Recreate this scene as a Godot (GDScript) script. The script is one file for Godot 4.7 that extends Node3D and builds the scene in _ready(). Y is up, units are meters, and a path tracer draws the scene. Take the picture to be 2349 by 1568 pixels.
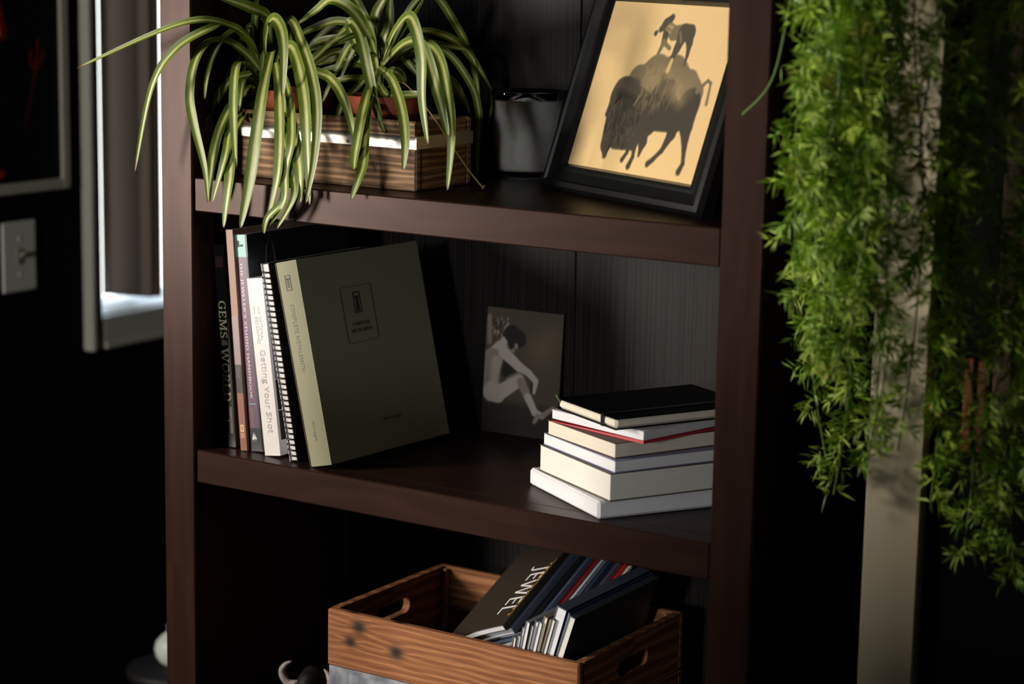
extends Node3D
# A dark corner of a room: an espresso bookcase seen from its right, daylight from a window on the left wall.
# World: origin at the left inner front edge of the upper visible shelf, x along the shelves, z towards the room, metres.

var rng := RandomNumberGenerator.new()
var used := {}
var M := {}

func _ready():
	rng.seed = 7
	# ---------- camera, sky, light, exposure ----------
	var cam := Camera3D.new()
	cam.name = "camera"
	add_child(cam)
	cam.rotation_order = EULER_ORDER_YXZ
	cam.position = Vector3(1.8021, 0.2971, 2.0583)
	cam.rotation = Vector3(deg_to_rad(-10.3801), deg_to_rad(32.8324), deg_to_rad(1.0384))
	var lens := CameraAttributesPhysical.new()
	lens.frustum_focal_length = 77.303
	lens.frustum_focus_distance = 2.62
	lens.frustum_near = 0.05
	lens.frustum_far = 60.0
	lens.exposure_aperture = 3.4
	cam.attributes = lens
	cam.fov = 17.6427
	var env := Environment.new()
	env.tonemap_mode = Environment.TONE_MAPPER_LINEAR
	env.tonemap_exposure = 1.0
	env.background_mode = Environment.BG_SKY
	env.sdfgi_enabled = true
	env.ssao_enabled = true
	env.ssil_enabled = true
	var sm := ProceduralSkyMaterial.new()
	sm.sky_top_color = Color(0.72, 0.82, 0.95)
	sm.sky_horizon_color = Color(0.95, 0.96, 0.95)
	sm.ground_horizon_color = Color(0.95, 0.96, 0.95)
	sm.ground_bottom_color = Color(0.84, 0.85, 0.84)
	sm.sky_energy_multiplier = 2.2
	sm.ground_energy_multiplier = 2.2
	var sky := Sky.new()
	sky.sky_material = sm
	env.sky = sky
	var we := WorldEnvironment.new()
	we.name = "world_environment"
	we.environment = env
	add_child(we)
	# daylight through the gap of window 2 on the left wall, and an added fill light at unseen window 3 behind the camera
	var key := AreaLight3D.new()
	key.name = "window_daylight"
	key.area_size = Vector2(0.34, 0.52)
	key.light_energy = KEY
	key.light_color = Color(1.0, 0.965, 0.925)
	key.position = Vector3(-0.83, -0.01, 1.12)
	key.rotation = Vector3(0, deg_to_rad(-90), 0)
	key.shadow_enabled = true
	key.area_range = 8.0
	key.area_attenuation = 2.0
	add_child(key)
	var front := AreaLight3D.new()
	front.name = "front_fill_light"
	front.area_size = Vector2(0.44, 0.7)
	front.light_energy = FILL
	front.light_color = Color(0.97, 0.985, 1.0)
	front.position = Vector3(1.00, 0.70, 6.39)
	front.rotation = Vector3(0, 0, 0)
	front.shadow_enabled = true
	front.area_range = 14.0
	front.area_attenuation = 2.0
	add_child(front)
	make_materials()
	build_room()
	build_bookcase()
	build_left_wall_things()
	build_planter()
	build_candle()
	build_bison_frame()
	build_leaning_books()
	build_portrait_card()
	build_book_stack()
	build_crate()
	build_magazines()
	build_bull()
	build_vase()
	build_fern()
	build_wall_boards()
	build_shade_chair()
	build_shade_cupboard()

const KEY := 5.2
const FILL := 12.5

# ---------- naming and tagging ----------
func tag(o: Node3D, label: String, category: String, group := ""):
	o.set_meta("label", label)
	o.set_meta("category", category)
	if group: o.set_meta("group", group)

func thing(called: String, label: String, category: String, at := Vector3.ZERO, group := "") -> Node3D:
	var o := Node3D.new()
	o.name = numbered(called)
	add_child(o, true)
	o.position = at
	tag(o, label, category, group)
	return o

func numbered(called: String) -> String:
	var n: int = used.get(called, 0)
	used[called] = n + 1
	return called if n == 0 else "%s_%03d" % [called, n]

func begin() -> SurfaceTool:
	var st := SurfaceTool.new()
	st.begin(Mesh.PRIMITIVE_TRIANGLES)
	return st

func done(called: String, st: SurfaceTool, m: Material, parent: Node3D) -> MeshInstance3D:
	st.generate_normals()
	return put(called, st.commit(), m, parent)

func put(called: String, mesh: Mesh, m: Material, parent: Node3D) -> MeshInstance3D:
	var o := MeshInstance3D.new()
	if parent == self:
		o.name = numbered(called)
	else:
		var k := 0
		for c in parent.get_children():
			if str(c.name) == called or str(c.name).begins_with(called + "_0") or str(c.name).begins_with(called + "_1"): k += 1
		o.name = called if k == 0 else "%s_%03d" % [called, k]
	o.mesh = mesh
	o.material_override = m
	parent.add_child(o, true)
	return o

func struct(called: String, st: SurfaceTool, m: Material, parent: Node3D = null) -> MeshInstance3D:
	var o := done(called, st, m, self if parent == null else parent)
	if parent == null: o.set_meta("kind", "structure")
	return o

# ---------- shapes ----------
func quad(st: SurfaceTool, a: Vector3, b: Vector3, c: Vector3, d: Vector3, ua := Vector2(0, 1), ub := Vector2(1, 1), uc := Vector2(1, 0), ud := Vector2(0, 0)):
	# a b c d run anticlockwise seen from outside
	var p := [a, c, b, a, d, c]
	var u := [ua, uc, ub, ua, ud, uc]
	for i in 6:
		st.set_uv(u[i])
		st.add_vertex(p[i])

func tri(st: SurfaceTool, a: Vector3, b: Vector3, c: Vector3):
	for p in [a, c, b]:
		st.set_uv(Vector2(p.x, p.y))
		st.add_vertex(p)

# chamfered box; uv in metres from the face's centre
func cbox(st: SurfaceTool, at: Vector3, s: Vector3, c := 0.0015, basis := Basis.IDENTITY):
	st.set_smooth_group(-1)
	var h := s * 0.5
	c = minf(c, minf(h.x, minf(h.y, h.z)) * 0.9)
	var ax := [Vector3.RIGHT, Vector3.UP, Vector3.BACK]
	for k in 3:
		for sg: float in [-1.0, 1.0]:
			var n: Vector3 = ax[k] * sg
			var v: Vector3 = Vector3.UP if k != 1 else Vector3.FORWARD * sg
			var u := v.cross(n)
			var hu := absf(u.dot(h)) - c
			var hv := absf(v.dot(h)) - c
			var o := n * absf(n.dot(h))
			var q := []
			var w := []
			for e in [[-1, -1], [1, -1], [1, 1], [-1, 1]]:
				q.append(at + basis * (o + u * hu * e[0] + v * hv * e[1]))
				w.append(Vector2(hu * e[0], -hv * e[1]))
			quad(st, q[0], q[1], q[2], q[3], w[0], w[1], w[2], w[3])
	for k in 3:
		var a: Vector3 = ax[k]
		var b: Vector3 = ax[(k + 1) % 3]
		var l: Vector3 = ax[(k + 2) % 3]
		var la := absf(l.dot(h)) - c
		for sa: float in [-1.0, 1.0]:
			for sb: float in [-1.0, 1.0]:
				var ea := a * sa * absf(a.dot(h))
				var ia := a * sa * (absf(a.dot(h)) - c)
				var eb := b * sb * absf(b.dot(h))
				var ib := b * sb * (absf(b.dot(h)) - c)
				var p0 := at + basis * (ea + ib - l * la)
				var p1 := at + basis * (ia + eb - l * la)
				var p2 := at + basis * (ia + eb + l * la)
				var p3 := at + basis * (ea + ib + l * la)
				if sa * sb > 0: quad(st, p0, p1, p2, p3)
				else: quad(st, p1, p0, p3, p2)
	for sx: float in [-1.0, 1.0]:
		for sy: float in [-1.0, 1.0]:
			for sz: float in [-1.0, 1.0]:
				var x := Vector3(sx * h.x, sy * (h.y - c), sz * (h.z - c))
				var y := Vector3(sx * (h.x - c), sy * h.y, sz * (h.z - c))
				var z := Vector3(sx * (h.x - c), sy * (h.y - c), sz * h.z)
				if sx * sy * sz > 0: tri(st, at + basis * x, at + basis * y, at + basis * z)
				else: tri(st, at + basis * y, at + basis * x, at + basis * z)

# box from its low corner to its high corner
func span(st: SurfaceTool, lo: Vector3, hi: Vector3, c := 0.0015):
	cbox(st, (lo + hi) * 0.5, hi - lo, c)

func box_part(called: String, lo: Vector3, hi: Vector3, m: Material, parent: Node3D, c := 0.0015) -> MeshInstance3D:
	var st := begin()
	span(st, lo, hi, c)
	return done(called, st, m, parent)

# profile: points (radius, height) from bottom to top along the outside
func lathe(st: SurfaceTool, prof: Array, at := Vector3.ZERO, segs := 40):
	st.set_smooth_group(0)
	for i in prof.size() - 1:
		var p: Vector2 = prof[i]
		var q: Vector2 = prof[i + 1]
		for k in segs:
			var a := TAU * k / segs
			var b := TAU * (k + 1) / segs
			var da := Vector3(cos(a), 0, -sin(a))
			var db := Vector3(cos(b), 0, -sin(b))
			quad(st, at + da * p.x + Vector3(0, p.y, 0), at + db * p.x + Vector3(0, p.y, 0), at + db * q.x + Vector3(0, q.y, 0), at + da * q.x + Vector3(0, q.y, 0))

func spline(pts: Array, n: int) -> Array:
	var out := []
	var m := pts.size()
	for i in n + 1:
		var t := float(i) / n * (m - 1)
		var k := mini(int(t), m - 2)
		var f := t - k
		var p0: Vector3 = pts[maxi(k - 1, 0)]
		var p1: Vector3 = pts[k]
		var p2: Vector3 = pts[k + 1]
		var p3: Vector3 = pts[mini(k + 2, m - 1)]
		out.append(p1.cubic_interpolate(p2, p0, p3, f))
	return out

# round rod along points, radius per point (or one for all)
func rod(st: SurfaceTool, pts: Array, radii: Array, segs := 8):
	st.set_smooth_group(0)
	var rings := []
	var ref := Vector3(0.31, 0.2, 0.93)
	for i in pts.size():
		var t: Vector3 = (pts[mini(i + 1, pts.size() - 1)] - pts[maxi(i - 1, 0)]).normalized()
		var a := t.cross(ref).normalized()
		ref = a.cross(t)
		var r: float = radii[i] if radii.size() > 1 else radii[0]
		var ring := []
		for k in segs:
			var w := TAU * k / segs
			ring.append(pts[i] + (a * cos(w) + ref * sin(w)) * r)
		rings.append(ring)
	for i in pts.size() - 1:
		for k in segs:
			var j := (k + 1) % segs
			quad(st, rings[i][k], rings[i + 1][k], rings[i + 1][j], rings[i][j])
	for k in segs:
		var j := (k + 1) % segs
		tri(st, pts[0], rings[0][k], rings[0][j])
		var e := pts.size() - 1
		tri(st, pts[e], rings[e][j], rings[e][k])

# ---------- lettering: flat raised print, one mesh per line ----------
func letters(parent: Node3D, words: String, m: Material, at: Vector3, length: float, height: float, turn := Basis.IDENTITY, serif := false, called := "lettering"):
	var f := SystemFont.new()
	f.font_names = PackedStringArray(["Droid Serif" if serif else "Droid Sans"])
	var tm := TextMesh.new()
	tm.font = f
	tm.text = words
	tm.font_size = 48
	tm.pixel_size = 0.01
	tm.depth = 0.01
	tm.curve_step = 2.0
	var bb := tm.get_aabb()
	if bb.size.x < 1e-4: return
	var o := put(called, tm, m, parent)
	var sx := length / bb.size.x
	var sy := height / bb.size.y
	var b := turn * Basis.from_scale(Vector3(sx, sy, 0.02))
	o.transform = Transform3D(b, at - b * bb.get_center())

# ---------- textures ----------
func tex_from(w: int, h: int, data: PackedByteArray) -> ImageTexture:
	return ImageTexture.create_from_image(Image.create_from_data(w, h, false, Image.FORMAT_RGB8, data))

func noise(seed_: int, freq: float, oct := 3) -> FastNoiseLite:
	var n := FastNoiseLite.new()
	n.noise_type = FastNoiseLite.TYPE_SIMPLEX_SMOOTH
	n.seed = seed_
	n.frequency = freq
	n.fractal_octaves = oct
	return n

# wood: grain along u when across = false, along v otherwise; knots: [u, v, radius] in 0..1 of the picture
func wood(w: int, h: int, ca: Color, cb: Color, seed_: int, rings: float, across := false, knots := [], fine := 0.35, warp := 16.0) -> ImageTexture:
	var n1 := noise(seed_, 0.01)
	var n2 := noise(seed_ + 1, 0.05, 2)
	var n3 := noise(seed_ + 2, 0.006, 2)
	var d := PackedByteArray()
	d.resize(w * h * 3)
	for y in h:
		for x in w:
			var a := float(y if across else x)
			var b := float(x if across else y)
			var v := b + warp * n1.get_noise_2d(a * 0.35, b * 0.7)
			var dark := 0.0
			for k in knots:
				var dx: float = (x - k[0] * w) / (k[2] * w)
				var dy: float = (y - k[1] * h) / (k[2] * w)
				var r := dx * dx * 0.6 + dy * dy
				v += 9.0 * signf(dy) * exp(-r * 0.4)
				dark = maxf(dark, exp(-r * 1.4))
			var ring := 0.5 + 0.5 * sin(v * rings + 3.0 * n3.get_noise_2d(a * 0.4, b * 2.0))
			ring = ring * ring
			var f := n2.get_noise_2d(a * 0.12, b * 3.0)
			var t := clampf(0.25 + 0.6 * ring + fine * f, 0.0, 1.0)
			var c := ca.lerp(cb, t).lerp(Color(0.13, 0.10, 0.09), dark * 0.9)
			var i := (y * w + x) * 3
			d[i] = int(clampf(c.r, 0, 1) * 255)
			d[i + 1] = int(clampf(c.g, 0, 1) * 255)
			d[i + 2] = int(clampf(c.b, 0, 1) * 255)
	return tex_from(w, h, d)

# cloudy mottling between two colours
func mottle(w: int, h: int, ca: Color, cb: Color, seed_: int, fx: float, fy: float, gain := 0.9) -> ImageTexture:
	var n := noise(seed_, 1.0, 4)
	var d := PackedByteArray()
	d.resize(w * h * 3)
	for y in h:
		for x in w:
			var c := ca.lerp(cb, clampf(0.5 + gain * n.get_noise_2d(x * fx, y * fy), 0.0, 1.0))
			var i := (y * w + x) * 3
			d[i] = int(c.r * 255)
			d[i + 1] = int(c.g * 255)
			d[i + 2] = int(c.b * 255)
	return tex_from(w, h, d)

# a printed picture: shapes are dabbed into it as ink
class Pic:
	var w: int
	var h: int
	var px: Array[Color] = []
	func _init(w_: int, h_: int, bg: Color):
		w = w_
		h = h_
		px.resize(w * h)
		px.fill(bg)
	# tapered stroke from a to b in units of the picture's width; soft = width of the ink's edge
	func dab(ax: float, ay: float, ra: float, bx: float, by: float, rb: float, c: Color, soft := 0.006, strength := 1.0, on_ink := false):
		var r := maxf(ra, rb) + soft
		var x0 := maxi(int((minf(ax, bx) - r) * w), 0)
		var x1 := mini(int((maxf(ax, bx) + r) * w) + 1, w - 1)
		var y0 := maxi(int((minf(ay, by) - r) * w), 0)
		var y1 := mini(int((maxf(ay, by) + r) * w) + 1, h - 1)
		var vx := bx - ax
		var vy := by - ay
		var l2 := maxf(vx * vx + vy * vy, 1e-9)
		for y in range(y0, y1 + 1):
			for x in range(x0, x1 + 1):
				var qx := (x + 0.5) / w - ax
				var qy := (y + 0.5) / w - ay
				var t := clampf((qx * vx + qy * vy) / l2, 0.0, 1.0)
				var dx := qx - vx * t
				var dy := qy - vy * t
				var e := ra + (rb - ra) * t - sqrt(dx * dx + dy * dy)
				var k := clampf(e / soft + 0.5, 0.0, 1.0) * strength
				if k > 0.0 and not (on_ink and px[y * w + x].g > 0.52):
					px[y * w + x] = px[y * w + x].lerp(c, k)
	func grain(seed_: int, amount: float, f := 0.5):
		var n := FastNoiseLite.new()
		n.seed = seed_
		n.frequency = f
		for y in h:
			for x in w:
				var g := 1.0 + amount * n.get_noise_2d(x, y)
				var c := px[y * w + x]
				px[y * w + x] = Color(c.r * g, c.g * g, c.b * g)
	func texture() -> ImageTexture:
		var d := PackedByteArray()
		d.resize(w * h * 3)
		for i in w * h:
			d[i * 3] = int(clampf(px[i].r, 0, 1) * 255)
			d[i * 3 + 1] = int(clampf(px[i].g, 0, 1) * 255)
			d[i * 3 + 2] = int(clampf(px[i].b, 0, 1) * 255)
		return ImageTexture.create_from_image(Image.create_from_data(w, h, false, Image.FORMAT_RGB8, d))

func mat(c: Color, rough := 0.7, spec := 0.5) -> StandardMaterial3D:
	var m := StandardMaterial3D.new()
	m.albedo_color = c
	m.roughness = rough
	m.metallic_specular = spec
	return m

func tmat(t: Texture2D, rough := 0.7, spec := 0.5, scale := Vector3.ZERO) -> StandardMaterial3D:
	var m := mat(Color.WHITE, rough, spec)
	m.albedo_texture = t
	if scale != Vector3.ZERO:
		m.uv1_triplanar = true
		m.uv1_scale = scale
	return m

func make_materials():
	# espresso laminate, its back boards with an upright grain
	M.espresso = tmat(wood(256, 256, Color(0.175, 0.105, 0.084), Color(0.205, 0.128, 0.102), 11, 0.5, false, [], 0.5), 0.36, 0.235, Vector3(2, 2, 2))
	M.espresso.metallic = 0.2
	M.espresso_up = tmat(wood(256, 256, Color(0.175, 0.105, 0.084), Color(0.205, 0.128, 0.102), 14, 0.5, true, [], 0.5), 0.36, 0.235, Vector3(2, 2, 2))
	M.espresso_up.metallic = 0.2
	M.shelf_top = M.espresso
	var bt := wood(512, 256, Color(0.06, 0.052, 0.046), Color(0.145, 0.12, 0.103), 21, 0.55, true, [], 0.9)
	M.back = tmat(bt, 0.45, 0.3, Vector3(3, 1.2, 3))
	M.wall = mat(Color(0.058, 0.066, 0.066), 0.9, 0.15)
	M.wall_far = mat(Color(0.16, 0.165, 0.165), 0.9, 0.2)
	M.ceiling = mat(Color(0.20, 0.20, 0.195), 0.95, 0.2)
	M.floor = tmat(wood(256, 256, Color(0.10, 0.07, 0.055), Color(0.16, 0.11, 0.08), 31, 0.3), 0.5, 0.4, Vector3(1, 1, 1))
	M.trim = mat(Color(0.78, 0.73, 0.62), 0.55, 0.3)
	M.cream = mat(Color(0.80, 0.765, 0.67), 0.5, 0.5)
	M.casing = mat(Color(0.83, 0.80, 0.72), 0.45, 0.5)
	M.plastic_white = mat(Color(0.93, 0.91, 0.84), 0.35, 0.5)
	M.slat_white = mat(Color(0.78, 0.75, 0.68), 0.6, 0.4)
	M.slat_white.backlight_enabled = true
	M.slat_white.backlight = Color(0.10, 0.10, 0.09)
	M.slat_brown = mat(Color(0.36, 0.29, 0.24), 0.8, 0.3)
	M.slat_brown.backlight_enabled = true
	M.slat_brown.backlight = Color(0.10, 0.08, 0.06)
	var pane := mat(Color(1, 1, 1, 0.06), 0.03, 0.5)
	pane.transparency = BaseMaterial3D.TRANSPARENCY_ALPHA
	M.pane = pane
	var glow := mat(Color(0.9, 0.9, 0.88), 0.6)
	glow.emission_enabled = true
	glow.emission = Color(1.0, 0.955, 0.89)
	glow.emission_energy_multiplier = 2.0
	M.window_glow = glow
	M.black = mat(Color(0.05, 0.05, 0.055), 0.35, 0.5)
	M.black_paint = mat(Color(0.075, 0.078, 0.075), 0.30, 0.5)
	M.metal = mat(Color(0.80, 0.78, 0.75), 0.46)
	M.metal.metallic = 1.0
	M.screw = mat(Color(0.80, 0.70, 0.50), 0.3)
	M.screw.metallic = 1.0
	M.old_wood = tmat(wood(512, 256, Color(0.35, 0.265, 0.195), Color(0.64, 0.50, 0.375), 41, 0.6, false, [], 0.5, 6.0), 0.75, 0.3, Vector3(3.0, 5.0, 3.0))
	M.terracotta = tmat(mottle(64, 64, Color(0.56, 0.27, 0.19), Color(0.64, 0.34, 0.25), 5, 0.06, 0.06), 0.85, 0.3, Vector3(8, 8, 8))
	M.soil = tmat(mottle(64, 64, Color(0.06, 0.045, 0.035), Color(0.16, 0.12, 0.09), 6, 0.4, 0.4), 0.95, 0.2, Vector3(12, 12, 12))
	M.wax = mat(Color(0.88, 0.87, 0.83), 0.5, 0.4)
	M.wax.subsurf_scatter_enabled = true
	M.wax.subsurf_scatter_strength = 0.3
	var glass := mat(Color(1, 1, 1, 0.0), 0.02, 0.5)
	glass.refraction_enabled = true
	glass.refraction_scale = 0.05
	M.glass = glass
	M.paper = tmat(mottle(128, 128, Color(0.87, 0.85, 0.80), Color(0.91, 0.89, 0.845), 8, 0.004, 0.9), 0.85, 0.3, Vector3(10, 10, 10))
	M.paper_white = tmat(mottle(128, 128, Color(0.87, 0.86, 0.85), Color(0.91, 0.90, 0.90), 9, 0.004, 0.9), 0.8, 0.3, Vector3(10, 10, 10))
	M.paper_cream = tmat(mottle(128, 128, Color(0.86, 0.81, 0.725), Color(0.90, 0.86, 0.785), 10, 0.004, 0.9), 0.85, 0.3, Vector3(10, 10, 10))
	M.paper_up = tmat(mottle(128, 128, Color(0.78, 0.76, 0.74), Color(0.90, 0.89, 0.88), 12, 0.9, 0.004), 0.8, 0.3, Vector3(10, 10, 10))
	# variegated leaf: pale stripe down the middle, brown dead tip
	var lp := Pic.new(64, 128, Color(0.36, 0.43, 0.12))
	lp.dab(0.5, 0.0, 0.17, 0.5, 2.0, 0.13, Color(0.72, 0.70, 0.46), 0.10)
	lp.dab(0.40, 0.0, 0.02, 0.42, 2.0, 0.02, Color(0.50, 0.58, 0.24), 0.05, 0.6)
	lp.dab(0.61, 0.0, 0.02, 0.59, 2.0, 0.02, Color(0.50, 0.58, 0.24), 0.05, 0.6)
	lp.dab(0.0, 2.0, 0.05, 1.0, 2.0, 0.05, Color(0.40, 0.26, 0.13), 0.04)
	lp.grain(3, 0.15, 0.11)
	M.leaf = tmat(lp.texture(), 0.42, 0.5)
	M.leaf.backlight_enabled = true
	M.leaf.backlight = Color(0.30, 0.34, 0.12)
	M.runner = mat(Color(0.55, 0.45, 0.22), 0.6)
	M.fern = mat(Color(1, 1, 1), 0.5, 0.5)
	M.fern.vertex_color_use_as_albedo = true
	M.fern.backlight_enabled = true
	M.fern.backlight = Color(0.30, 0.42, 0.10)
	M.fern_stem = mat(Color(0.38, 0.50, 0.17), 0.6)
	M.gold = mat(Color(0.66, 0.50, 0.16), 0.5)
	M.print_white = mat(Color(0.88, 0.86, 0.84), 0.6)
	M.print_cream = mat(Color(0.85, 0.82, 0.66), 0.6)
	M.print_grey = mat(Color(0.52, 0.48, 0.46), 0.6)
	M.print_dark = mat(Color(0.14, 0.14, 0.13), 0.6)
	M.print_orange = mat(Color(0.90, 0.72, 0.50), 0.6)

# ---------- the room ----------
const FLOOR := -1.42
const CEIL := 1.12

func wall_with_hole(called: String, x0: float, x1: float, z0: float, z1: float, holes: Array, m: Material):
	# wall along z between x0 and x1; holes are [z low, z high, y low, y high], ordered by z
	var st := begin()
	var z := z0
	for q in holes:
		span(st, Vector3(x0, FLOOR, z), Vector3(x1, CEIL, q[0]), 0.0)
		span(st, Vector3(x0, FLOOR, q[0]), Vector3(x1, q[2], q[1]), 0.0)
		span(st, Vector3(x0, q[3], q[0]), Vector3(x1, CEIL, q[1]), 0.0)
		z = q[1]
	span(st, Vector3(x0, FLOOR, z), Vector3(x1, CEIL, z1), 0.0)
	struct(called, st, m)

func build_room():
	var st := begin()
	span(st, Vector3(-1.0, FLOOR - 0.1, -1.7), Vector3(4.6, FLOOR, 6.5), 0.0)
	struct("floor", st, M.floor)
	st = begin()
	span(st, Vector3(-1.0, CEIL, -1.7), Vector3(4.6, CEIL + 0.1, 6.5), 0.0)
	struct("ceiling", st, M.ceiling)
	wall_with_hole("wall_left", -0.98, -0.85, -1.7, 6.5, [[-1.45, -0.717, -0.362, 0.80], [0.80, 1.36, -0.36, 0.62]], M.wall)
	st = begin()
	span(st, Vector3(-0.85, FLOOR, -1.7), Vector3(4.6, CEIL, -1.6), 0.0)
	struct("wall_back", st, M.wall)
	st = begin()
	span(st, Vector3(4.5, FLOOR, -1.6), Vector3(4.6, CEIL, 6.5), 0.0)
	struct("wall_right", st, M.wall_far)
	# wall behind the camera with the opening of the added window 3
	st = begin()
	span(st, Vector3(-0.85, FLOOR, 6.4), Vector3(0.77, CEIL, 6.5), 0.0)
	span(st, Vector3(1.23, FLOOR, 6.4), Vector3(4.5, CEIL, 6.5), 0.0)
	span(st, Vector3(0.77, FLOOR, 6.4), Vector3(1.23, 0.34, 6.5), 0.0)
	span(st, Vector3(0.77, 1.06, 6.4), Vector3(1.23, CEIL, 6.5), 0.0)
	struct("wall_front", st, M.wall_far)
	# short wall beside the bookcase, which ends in the cream strip
	st = begin()
	span(st, Vector3(0.889, FLOOR, -1.6), Vector3(4.5, CEIL, -0.06), 0.0)
	struct("wall_alcove", st, M.wall)
	st = begin()
	span(st, Vector3(0.8925, FLOOR, -0.0601), Vector3(0.9555, CEIL, -0.045), 0.002)
	struct("trim_1", st, M.trim)
	# window 1: casing, sill, pane
	var w1 := window("window_1", -1.45, -0.717, -0.362, 0.80)
	var w2 := window("window_2", 0.80, 1.36, -0.36, 0.62)
	w1.set_meta("kind", "structure")
	w2.set_meta("kind", "structure")
	st = begin()
	span(st, Vector3(-0.87, -0.355, 0.805), Vector3(-0.866, 0.27, 1.355), 0.0005)
	done("window_glow", st, M.window_glow, w2)
	st = begin()
	span(st, Vector3(-0.872, 0.27, 0.804), Vector3(-0.860, 0.618, 1.356), 0.001)
	done("roller_shade", st, M.wall, w2)
	var w3 := Node3D.new()
	w3.name = "window_3"  # unseen window, added to house the fill light
	add_child(w3)
	w3.set_meta("kind", "structure")
	st = begin()
	span(st, Vector3(0.77, 0.34, 6.44), Vector3(1.23, 1.06, 6.444), 0.0005)
	done("window_glow", st, M.window_glow, w3)
	st = begin()
	span(st, Vector3(0.71, 0.28, 6.385), Vector3(0.775, 1.115, 6.4), 0.002)
	span(st, Vector3(1.225, 0.28, 6.385), Vector3(1.29, 1.115, 6.4), 0.002)
	span(st, Vector3(0.775, 0.28, 6.385), Vector3(1.225, 0.345, 6.4), 0.002)
	span(st, Vector3(0.775, 1.055, 6.385), Vector3(1.225, 1.115, 6.4), 0.002)
	done("window_frame", st, M.casing, w3)

func window(called: String, z0: float, z1: float, y0: float, y1: float) -> Node3D:
	var w := Node3D.new()
	w.name = called
	add_child(w)
	var cw := 0.056
	# mitred casing boards with a raised outer bead
	for b in [[z0 - 0.033, z0, true], [z1, z1 + 0.033, true]]:
		var st := begin()
		span(st, Vector3(-0.85, y0 - cw, b[0]), Vector3(-0.832, y1 + cw, b[1]), 0.003)
		var outer: float = b[0] if b[0] < z0 else b[1] - 0.012
		span(st, Vector3(-0.833, y0 - cw, outer), Vector3(-0.826, y1 + cw, outer + 0.012), 0.003)
		done("casing_board", st, M.casing, w)
	for b in [[y0 - cw, y0, -1.0], [y1, y1 + cw, 1.0]]:
		var st := begin()
		span(st, Vector3(-0.85, b[0], z0 + 0.0005), Vector3(-0.832, b[1], z1 - 0.0005), 0.003)
		var outer: float = b[0] if b[2] < 0 else b[1] - 0.012
		span(st, Vector3(-0.833, outer, z0), Vector3(-0.826, outer + 0.012, z1), 0.003)
		done("casing_board", st, M.casing, w)
	var st2 := begin()
	span(st2, Vector3(-0.975, y0 - 0.012, z0), Vector3(-0.851, y0 + 0.002, z1), 0.001)
	done("window_sill", st2, M.casing, w)
	st2 = begin()
	span(st2, Vector3(-0.95, y0, z0), Vector3(-0.946, y1, z1), 0.0)
	done("pane", st2, M.pane, w)
	return w

# ---------- bookcase ----------
const XR := 0.7334
const DEPTH := -0.345
const Y2 := -0.3446

func build_bookcase():
	var b := thing("bookcase", "tall espresso brown bookcase with thick shelves and square front posts", "bookcase")
	for x in [[-0.0508, 0.0], [XR, 0.7845]]:
		for z in [[-0.042, 0.0], [DEPTH, DEPTH + 0.03]]:
			box_part("post", Vector3(x[0], FLOOR, z[0]), Vector3(x[1], 0.3446, z[1]), M.espresso_up, b, 0.0018)
	box_part("side_panel", Vector3(-0.045, FLOOR + 0.03, DEPTH + 0.03), Vector3(-0.006, 0.343, -0.042), M.espresso_up, b, 0.001)
	box_part("side_panel", Vector3(XR + 0.006, FLOOR + 0.03, DEPTH + 0.03), Vector3(0.7785, 0.343, -0.042), M.espresso_up, b, 0.001)
	for k in 6:
		var y := 0.3446 - 0.3446 * k
		var st := begin()
		# front edge 42 mm thick, flush a little behind the posts
		span(st, Vector3(0.0012, y - 0.042, -0.034), Vector3(XR - 0.0012, y, -0.003), 0.0016)
		span(st, Vector3(-0.005, y - 0.041, -0.336), Vector3(XR + 0.005, y - 0.0002, -0.0342), 0.0005)
		done("shelf", st, M.espresso, b)
	box_part("back_panel", Vector3(-0.006, FLOOR + 0.03, -0.342), Vector3(0.3515, 0.343, -0.3362), M.back, b, 0.0012)
	box_part("back_panel", Vector3(0.3525, FLOOR + 0.03, -0.342), Vector3(XR + 0.006, 0.343, -0.3362), M.back, b, 0.0012)

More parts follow.
